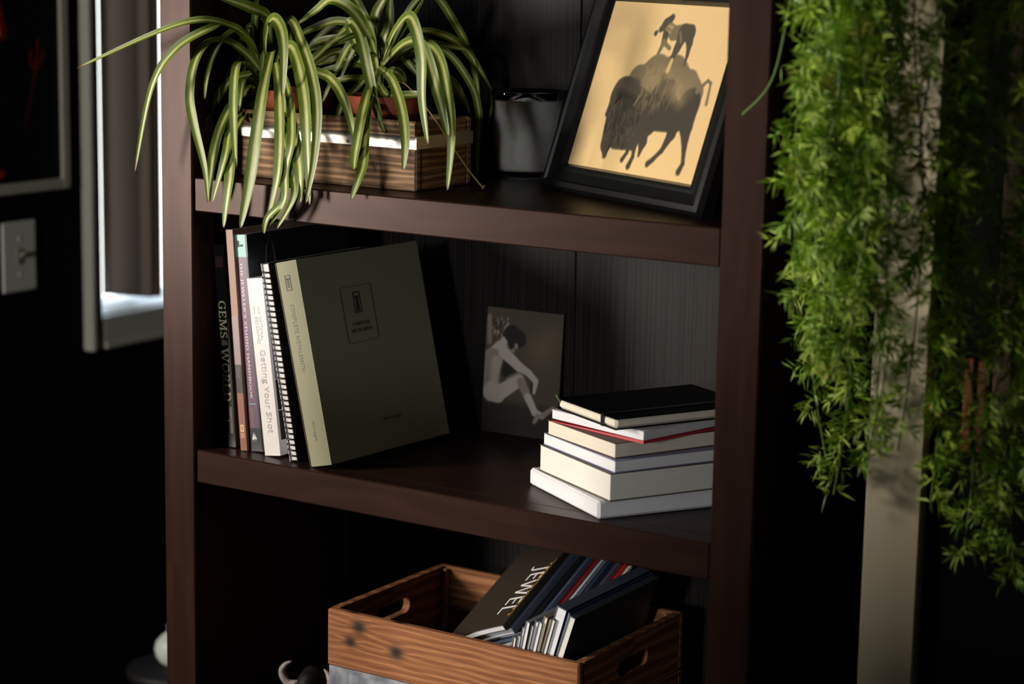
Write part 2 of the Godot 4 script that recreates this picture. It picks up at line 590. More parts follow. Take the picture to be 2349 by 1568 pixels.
# ---------- things on the left wall ----------
func build_left_wall_things():
	# framed picture: only its lower right corner is in view
	var z1 := -0.6485
	var z0 := z1 + 0.42
	var y0 := -0.131
	var y1 := 0.42
	var f := thing("framed_picture", "dark painting with a red trident in a thin cream frame on the left wall", "picture")
	for k in 4:
		var st := begin()
		if k == 0: span(st, Vector3(-0.85, y0, z1), Vector3(-0.836, y1, z1 + 0.0185), 0.002)
		elif k == 1: span(st, Vector3(-0.85, y0, z0 - 0.0185), Vector3(-0.836, y1, z0), 0.002)
		elif k == 2: span(st, Vector3(-0.85, y0, z1 + 0.0185), Vector3(-0.836, y0 + 0.0185, z0 - 0.0185), 0.002)
		else: span(st, Vector3(-0.85, y1 - 0.0185, z1 + 0.0185), Vector3(-0.836, y1, z0 - 0.0185), 0.002)
		done("frame_rail", st, M.cream, f)
	var a := Pic.new(300, 400, Color(0.075, 0.055, 0.065))
	for k in 40:
		var c := Color(0.06, 0.06, 0.10) if k % 3 else Color(0.13, 0.055, 0.05)
		a.dab(rng.randf(), rng.randf() * 1.33, 0.02, rng.randf(), rng.randf() * 1.33, 0.10, c, 0.12, 0.35)
	# trident: shaft and three tines near the right edge; red cloth and dabs further left
	var red := Color(0.62, 0.16, 0.09)
	var tx := 0.845
	a.dab(tx + 0.012, 0.865, 0.006, tx - 0.055, 1.10, 0.004, red.darkened(0.25), 0.006)
	a.dab(tx + 0.03, 0.735, 0.007, tx + 0.012, 0.865, 0.006, red, 0.006)
	a.dab(tx - 0.012, 0.77, 0.004, tx - 0.018, 0.82, 0.007, red, 0.006)
	a.dab(tx - 0.018, 0.82, 0.007, tx + 0.012, 0.862, 0.006, red, 0.006)
	a.dab(tx + 0.062, 0.775, 0.004, tx + 0.05, 0.82, 0.007, red, 0.006)
	a.dab(tx + 0.05, 0.82, 0.007, tx + 0.012, 0.862, 0.006, red, 0.006)
	a.dab(0.60, 0.55, 0.05, 0.665, 0.70, 0.03, Color(0.62, 0.10, 0.09), 0.02)
	a.dab(0.62, 0.62, 0.02, 0.64, 0.70, 0.018, Color(0.75, 0.62, 0.55), 0.012)
	a.dab(0.55, 1.30, 0.03, 0.648, 1.29, 0.018, Color(0.70, 0.14, 0.08), 0.01)
	a.grain(5, 0.25, 0.09)
	var st2 := begin()
	quad(st2, Vector3(-0.841, y0 + 0.0185, z0 - 0.0185), Vector3(-0.841, y0 + 0.0185, z1 + 0.0185), Vector3(-0.841, y1 - 0.0185, z1 + 0.0185), Vector3(-0.841, y1 - 0.0185, z0 - 0.0185))
	done("painting", st2, tmat(a.texture(), 0.5, 0.4), f)
	box_part("backing_board", Vector3(-0.8495, y0 + 0.018, z1 + 0.018), Vector3(-0.8415, y1 - 0.018, z0 - 0.018), M.black, f, 0.0)
	# switch plate
	var s := thing("light_switch", "cream light switch plate with a small toggle on the dark wall", "light switch", Vector3(-0.85, -0.236, -0.534))
	box_part("plate", Vector3(0, -0.059, -0.038), Vector3(0.006, 0.059, 0.038), M.plastic_white, s, 0.003)
	var st3 := begin()
	span(st3, Vector3(0.0055, -0.013, -0.006), Vector3(0.0075, 0.013, 0.006), 0.0008)
	done("toggle_slot", st3, mat(Color(0.55, 0.51, 0.44), 0.6), s)
	st3 = begin()
	cbox(st3, Vector3(0.012, 0.004, 0), Vector3(0.014, 0.008, 0.006), 0.001, Basis(Vector3.BACK, 0.5))
	done("toggle", st3, mat(Color(0.62, 0.56, 0.46), 0.5), s)
	for sy in [-0.03, 0.03]:
		st3 = begin()
		lathe(st3, [Vector2(0, -0.0005), Vector2(0.003, -0.0005), Vector2(0.003, 0.0006), Vector2(0, 0.001)], Vector3.ZERO, 14)
		var o := done("screw", st3, M.plastic_white, s)
		o.transform = Transform3D(Basis(Vector3.BACK, -PI / 2), Vector3(0.0062, sy, 0))
	# vertical blind in window 1: one pale slat by the casing, brown slats turned and bunched beside it
	var v := thing("vertical_blind", "vertical blind with bunched brown slats and one pale slat, daylight at its edges", "blind", Vector3(-0.905, 0.79, -0.75))
	box_part("head_rail", Vector3(-0.02, -0.03, -0.695), Vector3(0.02, 0.0, -0.005), M.slat_white, v, 0.002)
	var spots := [[-0.119, 84.0, 0], [-0.105, 16.0, 1], [-0.112, 2.0, 1], [-0.118, 13.0, 1], [-0.126, 0.0, 1], [-0.132, 11.0, 1]]
	for q in [-0.30, -0.38, -0.46, -0.54, -0.62]: spots.append([q, 75.0, 1])
	for q in spots:
		var stv := begin()
		stv.set_smooth_group(0)
		var hw := 0.036 if q[2] == 0 else 0.040
		var n := 8
		var low := -1.137
		var basis := Basis(Vector3.UP, deg_to_rad(q[1]))
		for k in n:
			var p := []
			for e in [k, k + 1]:
				var u: float = -1.0 + 2.0 * e / n
				p.append(Vector3(u * hw, 0, 0.005 * (1.0 - u * u)))
			for side in [0.0, 0.0012]:
				var off := Vector3(0, 0, side)
				var a0: Vector3 = basis * (p[0] + off) + Vector3(0, low, 0)
				var a1: Vector3 = basis * (p[1] + off) + Vector3(0, low, 0)
				var up := Vector3(0, -low - 0.03, 0)
				if side > 0: quad(stv, a0, a1, a1 + up, a0 + up)
				else: quad(stv, a1, a0, a0 + up, a1 + up)
		var sl := done("slat", stv, M.slat_white if q[2] == 0 else M.slat_brown, v)
		sl.position = Vector3(0.013 + 0.006 * (v.get_child_count() % 3 - 1) if q[2] == 1 else -0.034, 0, q[0])
		if q[2] == 0: sl.set_meta("label", "pale slat next to the casing")

# ---------- planter with two spider plants ----------
var plant_a: Node3D
var plant_b: Node3D

func build_planter():
	var p := thing("planter_box", "weathered wooden planter box with a shiny metal band holding two potted plants", "planter box")
	var x0 := 0.004
	var x1 := 0.2995
	var zf := -0.055
	var zb := -0.172
	var top := 0.083
	box_part("front_board", Vector3(x0, 0.0005, zf - 0.011), Vector3(x1, top, zf), M.old_wood, p, 0.0025)
	box_part("back_board", Vector3(x0, 0.0005, zb), Vector3(x1, top, zb + 0.011), M.old_wood, p, 0.0025)
	box_part("end_board", Vector3(x0 + 0.0005, 0.0006, zb + 0.0112), Vector3(x0 + 0.0115, top - 0.001, zf - 0.0112), M.old_wood, p, 0.002)
	box_part("end_board", Vector3(x1 - 0.0115, 0.0006, zb + 0.0112), Vector3(x1 - 0.0005, top - 0.001, zf - 0.0112), M.old_wood, p, 0.002)
	box_part("bottom_board", Vector3(x0 + 0.0117, 0.0007, zb + 0.0113), Vector3(x1 - 0.0117, 0.007, zf - 0.0113), M.old_wood, p, 0.001)
	# rippled sheet metal band round the box
	var st := begin()
	st.set_smooth_group(0)
	var n := 90
	var nb := noise(77, 0.9, 2)
	for k in n:
		var q := []
		for e in [k, k + 1]:
			var x: float = lerp(x0 - 0.001, x1 + 0.001, float(e) / n)
			var dz := 0.0010 * nb.get_noise_1d(e * 0.35)
			q.append([Vector3(x, 0.0505, zf + 0.0009 + dz), Vector3(x, 0.058, zf + 0.0013 + dz * 0.4), Vector3(x, 0.0655, zf + 0.0009 - dz)])
		for j in 2: quad(st, q[0][j], q[1][j], q[1][j + 1], q[0][j + 1])
		quad(st, q[0][2], q[1][2], q[1][2] - Vector3(0, 0, 0.0012), q[0][2] - Vector3(0, 0, 0.0012))
	st.set_smooth_group(-1)
	quad(st, Vector3(x1 + 0.001, 0.0505, zf + 0.001), Vector3(x1 + 0.001, 0.0505, zb - 0.001), Vector3(x1 + 0.001, 0.0655, zb - 0.001), Vector3(x1 + 0.001, 0.0655, zf + 0.001))
	quad(st, Vector3(x0 - 0.001, 0.0505, zb - 0.001), Vector3(x0 - 0.001, 0.0505, zf + 0.001), Vector3(x0 - 0.001, 0.0655, zf + 0.001), Vector3(x0 - 0.001, 0.0655, zb - 0.001))
	done("metal_band", st, M.metal, p)
	for sx in [0.012, 0.1, 0.2, 0.288]:
		var s2 := begin()
		lathe(s2, [Vector2(0, -0.0006), Vector2(0.0022, -0.0006), Vector2(0.0020, 0.0006), Vector2(0, 0.0011)], Vector3.ZERO, 12)
		var o := done("band_nail", s2, M.screw, p)
		o.transform = Transform3D(Basis(Vector3.RIGHT, PI / 2), Vector3(sx, 0.0545, zf + 0.002))
	plant_a = spider_plant(Vector3(0.070, 0.0075, -0.1135), "spider plant at the window end of the planter, striped leaves cascading over the shelf edge")
	plant_b = spider_plant(Vector3(0.205, 0.0075, -0.1135), "spider plant at the candle end of the planter, leaves arching over its corner")
	leaf(true, 9, [Vector3(0.024, 0.119, -0.110), Vector3(0.045, 0.154, -0.070), Vector3(0.052, 0.185, -0.020), Vector3(0.014, 0.190, 0.030), Vector3(-0.143, 0.129, 0.050)])
	leaf(true, 10, [Vector3(0.027, 0.119, -0.110), Vector3(0.037, 0.163, -0.070), Vector3(0.036, 0.187, -0.030), Vector3(0.039, 0.184, 0.010), Vector3(0.005, 0.158, 0.035), Vector3(-0.025, 0.109, 0.045), Vector3(-0.053, 0.007, 0.045)])
	leaf(true, 11, [Vector3(0.024, 0.123, -0.110), Vector3(0.019, 0.151, -0.080), Vector3(0.012, 0.166, -0.050), Vector3(0.007, 0.163, -0.020), Vector3(0.005, 0.138, 0.000), Vector3(0.007, 0.100, 0.010), Vector3(0.018, 0.064, 0.014), Vector3(0.035, 0.015, 0.016), Vector3(0.037, -0.029, 0.012)])
	leaf(true, 9, [Vector3(0.014, 0.124, -0.120), Vector3(0.018, 0.170, -0.090), Vector3(0.023, 0.180, -0.060), Vector3(0.013, 0.165, -0.040), Vector3(0.011, 0.132, -0.020), Vector3(0.013, 0.096, -0.010)])
	leaf(true, 10, [Vector3(0.003, 0.110, -0.120), Vector3(-0.000, 0.147, -0.120), Vector3(0.011, 0.192, -0.110), Vector3(0.025, 0.228, -0.100)])
	leaf(true, 13, [Vector3(0.034, 0.116, -0.110), Vector3(0.068, 0.165, -0.060), Vector3(0.101, 0.196, -0.030), Vector3(0.131, 0.189, -0.010), Vector3(0.145, 0.161, 0.000), Vector3(0.147, 0.106, 0.005)])
	leaf(true, 14, [Vector3(0.078, 0.156, -0.060), Vector3(0.106, 0.116, -0.010), Vector3(0.109, 0.057, 0.008), Vector3(0.103, 0.001, 0.014), Vector3(0.092, -0.053, 0.018)])
	leaf(true, 11, [Vector3(0.027, 0.112, -0.100), Vector3(0.041, 0.139, -0.060), Vector3(0.048, 0.139, -0.030), Vector3(0.055, 0.102, -0.015), Vector3(0.064, 0.059, -0.005), Vector3(0.075, 0.016, 0.005)])
	leaf(true, 11, [Vector3(0.025, 0.100, -0.100), Vector3(0.029, 0.095, -0.050), Vector3(0.037, 0.061, -0.010), Vector3(0.038, 0.015, 0.008), Vector3(0.037, -0.028, 0.012)])
	leaf(true, 10, [Vector3(0.022, 0.092, -0.100), Vector3(0.041, 0.070, -0.030), Vector3(0.057, 0.031, 0.004), Vector3(0.045, -0.026, 0.014)])
	leaf(true, 14, [Vector3(0.025, 0.093, -0.090), Vector3(0.051, 0.056, -0.020), Vector3(0.069, 0.004, 0.010), Vector3(0.066, -0.055, 0.018)])
	leaf(true, 13, [Vector3(0.083, 0.143, -0.060), Vector3(0.121, 0.116, -0.020), Vector3(0.139, 0.070, 0.000), Vector3(0.146, 0.034, 0.010), Vector3(0.146, 0.001, 0.016), Vector3(0.132, -0.045, 0.016)])
	leaf(true, 11, [Vector3(0.087, 0.131, -0.070), Vector3(0.139, 0.099, -0.020), Vector3(0.160, 0.057, 0.004), Vector3(0.157, 0.020, 0.012), Vector3(0.161, -0.016, 0.020), Vector3(0.135, -0.048, 0.018)])
	leaf(true, 14, [Vector3(0.058, 0.137, -0.090), Vector3(0.108, 0.163, -0.050), Vector3(0.138, 0.156, -0.030), Vector3(0.172, 0.108, -0.005), Vector3(0.186, 0.053, 0.008), Vector3(0.195, -0.017, 0.014)])
	leaf(true, 11, [Vector3(0.052, 0.140, -0.100), Vector3(0.112, 0.195, -0.050), Vector3(0.155, 0.173, -0.020), Vector3(0.183, 0.137, -0.005), Vector3(0.199, 0.096, 0.005), Vector3(0.201, 0.042, 0.012), Vector3(0.189, -0.016, 0.014)])
	leaf(true, 14, [Vector3(0.087, 0.116, -0.070), Vector3(0.145, 0.073, -0.015), Vector3(0.174, 0.030, 0.008), Vector3(0.183, -0.015, 0.016)])
	leaf(true, 10, [Vector3(0.066, 0.138, -0.080), Vector3(0.113, 0.100, -0.040), Vector3(0.134, 0.058, -0.012), Vector3(0.158, 0.029, 0.004), Vector3(0.175, -0.006, 0.018), Vector3(0.152, -0.048, 0.022)])
	leaf(true, 10, [Vector3(0.042, 0.109, -0.100), Vector3(0.031, 0.124, -0.090), Vector3(0.013, 0.117, -0.060), Vector3(-0.000, 0.086, -0.040), Vector3(-0.005, 0.057, -0.020)])
	leaf(true, 9, [Vector3(0.011, 0.116, -0.120), Vector3(-0.003, 0.138, -0.100), Vector3(-0.006, 0.132, -0.080), Vector3(-0.002, 0.099, -0.060)])
	leaf(true, 13, [Vector3(0.026, 0.134, -0.120), Vector3(0.055, 0.192, -0.080), Vector3(0.052, 0.208, -0.050), Vector3(0.025, 0.221, -0.020)])
	leaf(true, 10, [Vector3(0.027, 0.108, -0.100), Vector3(0.037, 0.121, -0.070), Vector3(0.041, 0.118, -0.050), Vector3(0.042, 0.081, -0.040)])
	leaf(true, 9, [Vector3(0.025, 0.096, -0.100), Vector3(0.024, 0.108, -0.080), Vector3(0.028, 0.087, -0.060), Vector3(0.040, 0.065, -0.045)])
	leaf(true, 9, [Vector3(0.018, 0.106, -0.130), Vector3(0.036, 0.127, -0.120), Vector3(0.053, 0.135, -0.130), Vector3(0.070, 0.153, -0.140), Vector3(0.102, 0.160, -0.150)])
	leaf(true, 9, [Vector3(0.061, 0.133, -0.090), Vector3(0.121, 0.078, -0.030), Vector3(0.148, 0.015, 0.002), Vector3(0.156, -0.015, 0.016), Vector3(0.137, -0.037, 0.022), Vector3(0.130, -0.056, 0.020)])
	leaf(false, 12, [Vector3(0.202, 0.143, -0.110), Vector3(0.214, 0.174, -0.080), Vector3(0.211, 0.208, -0.050), Vector3(0.186, 0.222, -0.040), Vector3(0.155, 0.209, -0.050), Vector3(0.119, 0.191, -0.060)])
	leaf(false, 10, [Vector3(0.192, 0.146, -0.120), Vector3(0.178, 0.183, -0.110), Vector3(0.150, 0.194, -0.100), Vector3(0.111, 0.184, -0.100), Vector3(0.082, 0.172, -0.100)])
	leaf(false, 9, [Vector3(0.192, 0.142, -0.120), Vector3(0.171, 0.173, -0.110), Vector3(0.145, 0.173, -0.100), Vector3(0.114, 0.166, -0.100), Vector3(0.094, 0.151, -0.100)])
	leaf(false, 9, [Vector3(0.184, 0.141, -0.130), Vector3(0.156, 0.161, -0.130), Vector3(0.117, 0.182, -0.130), Vector3(0.078, 0.159, -0.130)])
	leaf(false, 9, [Vector3(0.192, 0.138, -0.120), Vector3(0.161, 0.146, -0.120), Vector3(0.130, 0.146, -0.120), Vector3(0.101, 0.138, -0.120)])
	leaf(false, 8, [Vector3(0.192, 0.136, -0.120), Vector3(0.164, 0.141, -0.120), Vector3(0.135, 0.137, -0.120), Vector3(0.103, 0.131, -0.120)])
	leaf(false, 8, [Vector3(0.192, 0.132, -0.120), Vector3(0.178, 0.126, -0.110), Vector3(0.162, 0.125, -0.100), Vector3(0.136, 0.119, -0.100)])
	leaf(false, 11, [Vector3(0.185, 0.136, -0.120), Vector3(0.135, 0.156, -0.120), Vector3(0.117, 0.136, -0.090), Vector3(0.167, 0.128, -0.060), Vector3(0.201, 0.110, -0.040), Vector3(0.222, 0.081, -0.030), Vector3(0.232, 0.056, -0.025)])
	leaf(false, 12, [Vector3(0.209, 0.140, -0.100), Vector3(0.225, 0.116, -0.060), Vector3(0.238, 0.085, -0.030), Vector3(0.242, 0.043, -0.012), Vector3(0.246, 0.027, -0.005)])
	leaf(false, 11, [Vector3(0.209, 0.138, -0.100), Vector3(0.227, 0.105, -0.060), Vector3(0.243, 0.060, -0.030), Vector3(0.256, 0.035, -0.010), Vector3(0.259, 0.018, 0.003), Vector3(0.253, -0.007, 0.010)])
	leaf(false, 11, [Vector3(0.211, 0.141, -0.100), Vector3(0.259, 0.131, -0.060), Vector3(0.292, 0.101, -0.035), Vector3(0.309, 0.065, -0.020), Vector3(0.310, 0.030, -0.015)])
	leaf(false, 13, [Vector3(0.206, 0.143, -0.110), Vector3(0.256, 0.187, -0.070), Vector3(0.300, 0.205, -0.040), Vector3(0.323, 0.164, -0.030), Vector3(0.329, 0.111, -0.025), Vector3(0.341, 0.062, -0.020)])
	leaf(false, 12, [Vector3(0.214, 0.142, -0.100), Vector3(0.270, 0.173, -0.070), Vector3(0.311, 0.171, -0.050), Vector3(0.341, 0.116, -0.040), Vector3(0.359, 0.070, -0.035)])
	leaf(false, 12, [Vector3(0.199, 0.138, -0.120), Vector3(0.262, 0.174, -0.090), Vector3(0.315, 0.166, -0.070), Vector3(0.347, 0.119, -0.050), Vector3(0.360, 0.067, -0.040), Vector3(0.362, 0.009, -0.030)])
	leaf(false, 9, [Vector3(0.204, 0.146, -0.120), Vector3(0.233, 0.209, -0.130), Vector3(0.253, 0.230, -0.150), Vector3(0.270, 0.190, -0.180), Vector3(0.273, 0.150, -0.210), Vector3(0.269, 0.103, -0.230), Vector3(0.262, 0.053, -0.240)])
	leaf(false, 9, [Vector3(0.196, 0.143, -0.130), Vector3(0.226, 0.180, -0.140), Vector3(0.251, 0.181, -0.170), Vector3(0.271, 0.160, -0.200), Vector3(0.281, 0.119, -0.230), Vector3(0.278, 0.096, -0.250), Vector3(0.261, 0.058, -0.260)])
	leaf(false, 8, [Vector3(0.189, 0.139, -0.140), Vector3(0.226, 0.163, -0.150), Vector3(0.259, 0.160, -0.170), Vector3(0.282, 0.124, -0.190), Vector3(0.283, 0.089, -0.210), Vector3(0.277, 0.044, -0.220), Vector3(0.276, -0.005, -0.220)])
	leaf(false, 9, [Vector3(0.189, 0.137, -0.140), Vector3(0.238, 0.141, -0.160), Vector3(0.262, 0.124, -0.180), Vector3(0.269, 0.098, -0.200), Vector3(0.270, 0.083, -0.210)])
	leaf(false, 9, [Vector3(0.194, 0.138, -0.130), Vector3(0.247, 0.159, -0.140), Vector3(0.266, 0.129, -0.160), Vector3(0.267, 0.061, -0.180), Vector3(0.272, -0.009, -0.185)])
	leaf(false, 7, [Vector3(0.194, 0.136, -0.130), Vector3(0.243, 0.147, -0.140), Vector3(0.264, 0.105, -0.170), Vector3(0.263, 0.030, -0.200), Vector3(0.278, -0.006, -0.210)])
	leaf(false, 11, [Vector3(0.201, 0.146, -0.120), Vector3(0.222, 0.186, -0.130), Vector3(0.249, 0.226, -0.140)])
	leaf(false, 12, [Vector3(0.199, 0.141, -0.110), Vector3(0.178, 0.165, -0.100), Vector3(0.174, 0.193, -0.090), Vector3(0.191, 0.190, -0.080), Vector3(0.208, 0.172, -0.070), Vector3(0.224, 0.127, -0.065), Vector3(0.237, 0.095, -0.060), Vector3(0.258, 0.067, -0.050)])
	leaf(false, 13, [Vector3(0.185, 0.139, -0.130), Vector3(0.179, 0.173, -0.130), Vector3(0.193, 0.206, -0.120), Vector3(0.212, 0.232, -0.120)])
	leaf(false, 11, [Vector3(0.192, 0.140, -0.130), Vector3(0.203, 0.172, -0.120), Vector3(0.211, 0.190, -0.120), Vector3(0.213, 0.229, -0.120)])
	leaf(false, 12, [Vector3(0.202, 0.146, -0.110), Vector3(0.195, 0.188, -0.100), Vector3(0.183, 0.221, -0.090), Vector3(0.179, 0.236, -0.080)])
	leaf(false, 9, [Vector3(0.185, 0.132, -0.130), Vector3(0.221, 0.110, -0.100), Vector3(0.270, 0.112, -0.080), Vector3(0.295, 0.115, -0.080)])
	leaf(false, 8, [Vector3(0.199, 0.131, -0.110), Vector3(0.220, 0.107, -0.080), Vector3(0.248, 0.069, -0.060)])
	leaf(false, 9, [Vector3(0.190, 0.138, -0.120), Vector3(0.181, 0.111, -0.090), Vector3(0.178, 0.094, -0.070), Vector3(0.178, 0.078, -0.060)])
	leaf(false, 10, [Vector3(0.201, 0.137, -0.120), Vector3(0.232, 0.135, -0.110), Vector3(0.251, 0.123, -0.100)])
	leaf(false, 9, [Vector3(0.187, 0.139, -0.140), Vector3(0.212, 0.159, -0.150), Vector3(0.238, 0.159, -0.160), Vector3(0.264, 0.143, -0.170)])
	leaf(false, 9, [Vector3(0.177, 0.140, -0.150), Vector3(0.186, 0.157, -0.160), Vector3(0.205, 0.173, -0.170), Vector3(0.224, 0.168, -0.180)])
	# shorter leaves that fill the hearts of both plants
	for k in 20:
		var a := k % 2 == 0
		var c := Vector3(0.030, 0.108, -0.112) if a else Vector3(0.200, 0.118, -0.115)
		var w := rng.randf() * TAU
		var out := Vector3(cos(w), 0, sin(w) * 0.55)
		var r := rng.randf_range(0.03, 0.075)
		if not a: r *= 1.15
		var up := rng.randf_range(0.035, 0.075)
		var e := c + out * r * 1.5 + Vector3(0, up * rng.randf_range(-0.5, 0.9), 0)
		e.x = maxf(e.x, 0.004)
		e.z = maxf(e.z, -0.32)
		var m := c + out * r * 0.75 + Vector3(0, up, 0)
		m.x = maxf(m.x, 0.004)
		leaf(a, 9, [c, c + out * r * 0.25 + Vector3(0, up * 0.6, 0), m, e])
	# a thin dry runner from the darker plant down to the shelf
	var st3 := begin()
	var run := spline([Vector3(0.212, 0.115, -0.115), Vector3(0.255, 0.125, -0.09), Vector3(0.300, 0.09, -0.085), Vector3(0.318, 0.055, -0.10), Vector3(0.332, 0.022, -0.12), Vector3(0.346, 0.003, -0.128)], 30)
	rod(st3, run, [0.0011], 6)
	rod(st3, [run[30], run[30] + Vector3(0.004, 0.003, 0.003)], [0.0026, 0.0012], 6)
	done("runner", st3, M.runner, plant_b).position = -plant_b.position

func spider_plant(at: Vector3, label: String) -> Node3D:
	var t := thing("spider_plant", label, "house plant", at, "spider plants in the wooden planter")
	var st := begin()
	lathe(st, [Vector2(0, 0), Vector2(0.033, 0), Vector2(0.034, 0.002), Vector2(0.0430, 0.078), Vector2(0.0462, 0.0785), Vector2(0.0470, 0.080), Vector2(0.0475, 0.0985), Vector2(0.0465, 0.100), Vector2(0.0435, 0.0995), Vector2(0.0425, 0.090)], Vector3.ZERO, 40)
	done("pot", st, M.terracotta, t)
	st = begin()
	lathe(st, [Vector2(0.0428, 0.0905), Vector2(0.02, 0.094), Vector2(0.0, 0.095)], Vector3.ZERO, 24)
	done("soil", st, M.soil, t)
	return t

# one strap leaf along points, width in millimetres: folded along its middle, tapering to the tip
func leaf(first: bool, mm: float, pts: Array):
	var owner_: Node3D = plant_a if first else plant_b
	var n := 10 * (pts.size() - 1)
	var s := spline(pts, n)
	var st := begin()
	st.set_smooth_group(0)
	var rows := []
	var twist := rng.randf_range(-0.35, 0.35)
	for i in n + 1:
		var f := float(i) / n
		var t: Vector3 = (s[mini(i + 1, n)] - s[maxi(i - 1, 0)]).normalized()
		var ref := Vector3(0.15 + twist * f, 0.45, 0.88).normalized()
		var side := t.cross(ref)
		if side.length() < 0.2: side = t.cross(Vector3(0.9, 0.3, 0.2))
		side = side.normalized()
		if rows.size() and side.dot(rows[-1][5]) < 0: side = -side
		var nor := side.cross(t)
		if nor.dot(ref) < 0: nor = -nor
		var w := mm * 0.00058 * (0.62 + 0.38 * sin(minf(f * 3.2, PI * 0.5))) * sqrt(clampf((1.0 - f) * 3.2, 0.0, 1.0))
		var row := []
		for u in [-1.0, -0.5, 0.0, 0.5, 1.0]:
			row.append(s[i] + side * w * u + nor * w * 0.32 * (u * u - 0.35))
		row.append(side)
		rows.append(row)
	for i in n:
		for k in 4:
			quad(st, rows[i][k], rows[i][k + 1], rows[i + 1][k + 1], rows[i + 1][k], Vector2(k * 0.25, float(i) / n), Vector2((k + 1) * 0.25, float(i) / n), Vector2((k + 1) * 0.25, float(i + 1) / n), Vector2(k * 0.25, float(i + 1) / n))
	var o := done("leaf", st, M.leaf, owner_)
	o.position = -owner_.position

# ---------- candle ----------
func build_candle():
	var c := thing("candle", "white wax candle in a clear glass tumbler standing beside the picture frame", "candle", Vector3(0.306, 0.0004, -0.286))
	var st := begin()
	lathe(st, [Vector2(0, 0), Vector2(0.033, 0), Vector2(0.0360, 0.0015), Vector2(0.0375, 0.005), Vector2(0.0470, 0.1075), Vector2(0.0467, 0.109), Vector2(0.0450, 0.1085), Vector2(0.0356, 0.0135), Vector2(0.033, 0.0115), Vector2(0, 0.011)], Vector3.ZERO, 64)
	done("glass_tumbler", st, M.glass, c)
	st = begin()
	lathe(st, [Vector2(0, 0.0104), Vector2(0.0335, 0.0105), Vector2(0.0362, 0.0130), Vector2(0.0443, 0.0965), Vector2(0.040, 0.0955), Vector2(0.0, 0.095)], Vector3.ZERO, 64)
	done("wax", st, M.wax, c)
	st = begin()
	rod(st, [Vector3(0, 0.094, 0), Vector3(0.0004, 0.100, 0), Vector3(0.0016, 0.105, 0.0005)], [0.0009], 8)
	done("wick", st, M.print_dark, c)

# ---------- framed print of a bison ----------
func build_bison_frame():
	var f := thing("framed_print", "black frame leaning by the right post, holding a sepia bison print", "picture frame", Vector3(0.3823, 0.0003, -0.2021))
	f.rotation = Vector3(deg_to_rad(-18.18), deg_to_rad(-25.31), 0)
	var pw := 0.2567
	var ph := 0.2038
	var b := 0.0343
	var w := pw + 2 * b
	var h := ph + 2 * b
	var prof := [Vector2(0.0, 0.0), Vector2(0.004, 0.006), Vector2(0.010, 0.0075), Vector2(0.013, 0.0050), Vector2(0.024, 0.0020), Vector2(0.027, 0.0035), Vector2(0.031, 0.0030), Vector2(0.0343, -0.003)]
	# four mitred mouldings: profile (inward, forward) swept along each side
	var cs := [Vector3(0, 0, 0), Vector3(w, 0, 0), Vector3(w, h, 0), Vector3(0, h, 0)]
	var ins := [Vector3(1, 1, 0), Vector3(-1, 1, 0), Vector3(-1, -1, 0), Vector3(1, -1, 0)]
	for k in 4:
		var st := begin()
		st.set_smooth_group(-1)
		var c0: Vector3 = cs[k]
		var c1: Vector3 = cs[(k + 1) % 4]
		var i0: Vector3 = ins[k]
		var i1: Vector3 = ins[(k + 1) % 4]
		for j in prof.size() - 1:
			var p: Vector2 = prof[j]
			var q: Vector2 = prof[j + 1]
			quad(st, c0 + i0 * p.x + Vector3(0, 0, p.y), c1 + i1 * p.x + Vector3(0, 0, p.y), c1 + i1 * q.x + Vector3(0, 0, q.y), c0 + i0 * q.x + Vector3(0, 0, q.y))
		var back := Vector3(0, 0, -0.014)
		quad(st, c0 + back, c1 + back, c1, c0)
		quad(st, c0 + i0 * b + back, c1 + i1 * b + back, c1 + back, c0 + back)
		quad(st, c0 + i0 * b - Vector3(0, 0, 0.003), c1 + i1 * b - Vector3(0, 0, 0.003), c1 + i1 * b + back, c0 + i0 * b + back)
		done("moulding", st, M.black_paint, f)
	var st2 := begin()
	quad(st2, Vector3(b - 0.002, b - 0.002, -0.0045), Vector3(w - b + 0.002, b - 0.002, -0.0045), Vector3(w - b + 0.002, h - b + 0.002, -0.0045), Vector3(b - 0.002, h - b + 0.002, -0.0045))
	done("print", st2, tmat(bison_print(), 0.75, 0.3), f)
	box_part("backing_board", Vector3(0.006, 0.006, -0.0165), Vector3(w - 0.006, h - 0.006, -0.0142), M.black, f, 0.0005)
	# easel leg behind
	var leg := begin()
	cbox(leg, Vector3(w * 0.5, h * 0.36, -0.030), Vector3(0.05, h * 0.70, 0.003), 0.0008, Basis(Vector3.RIGHT, deg_to_rad(8)))
	done("easel_leg", leg, M.black, f)

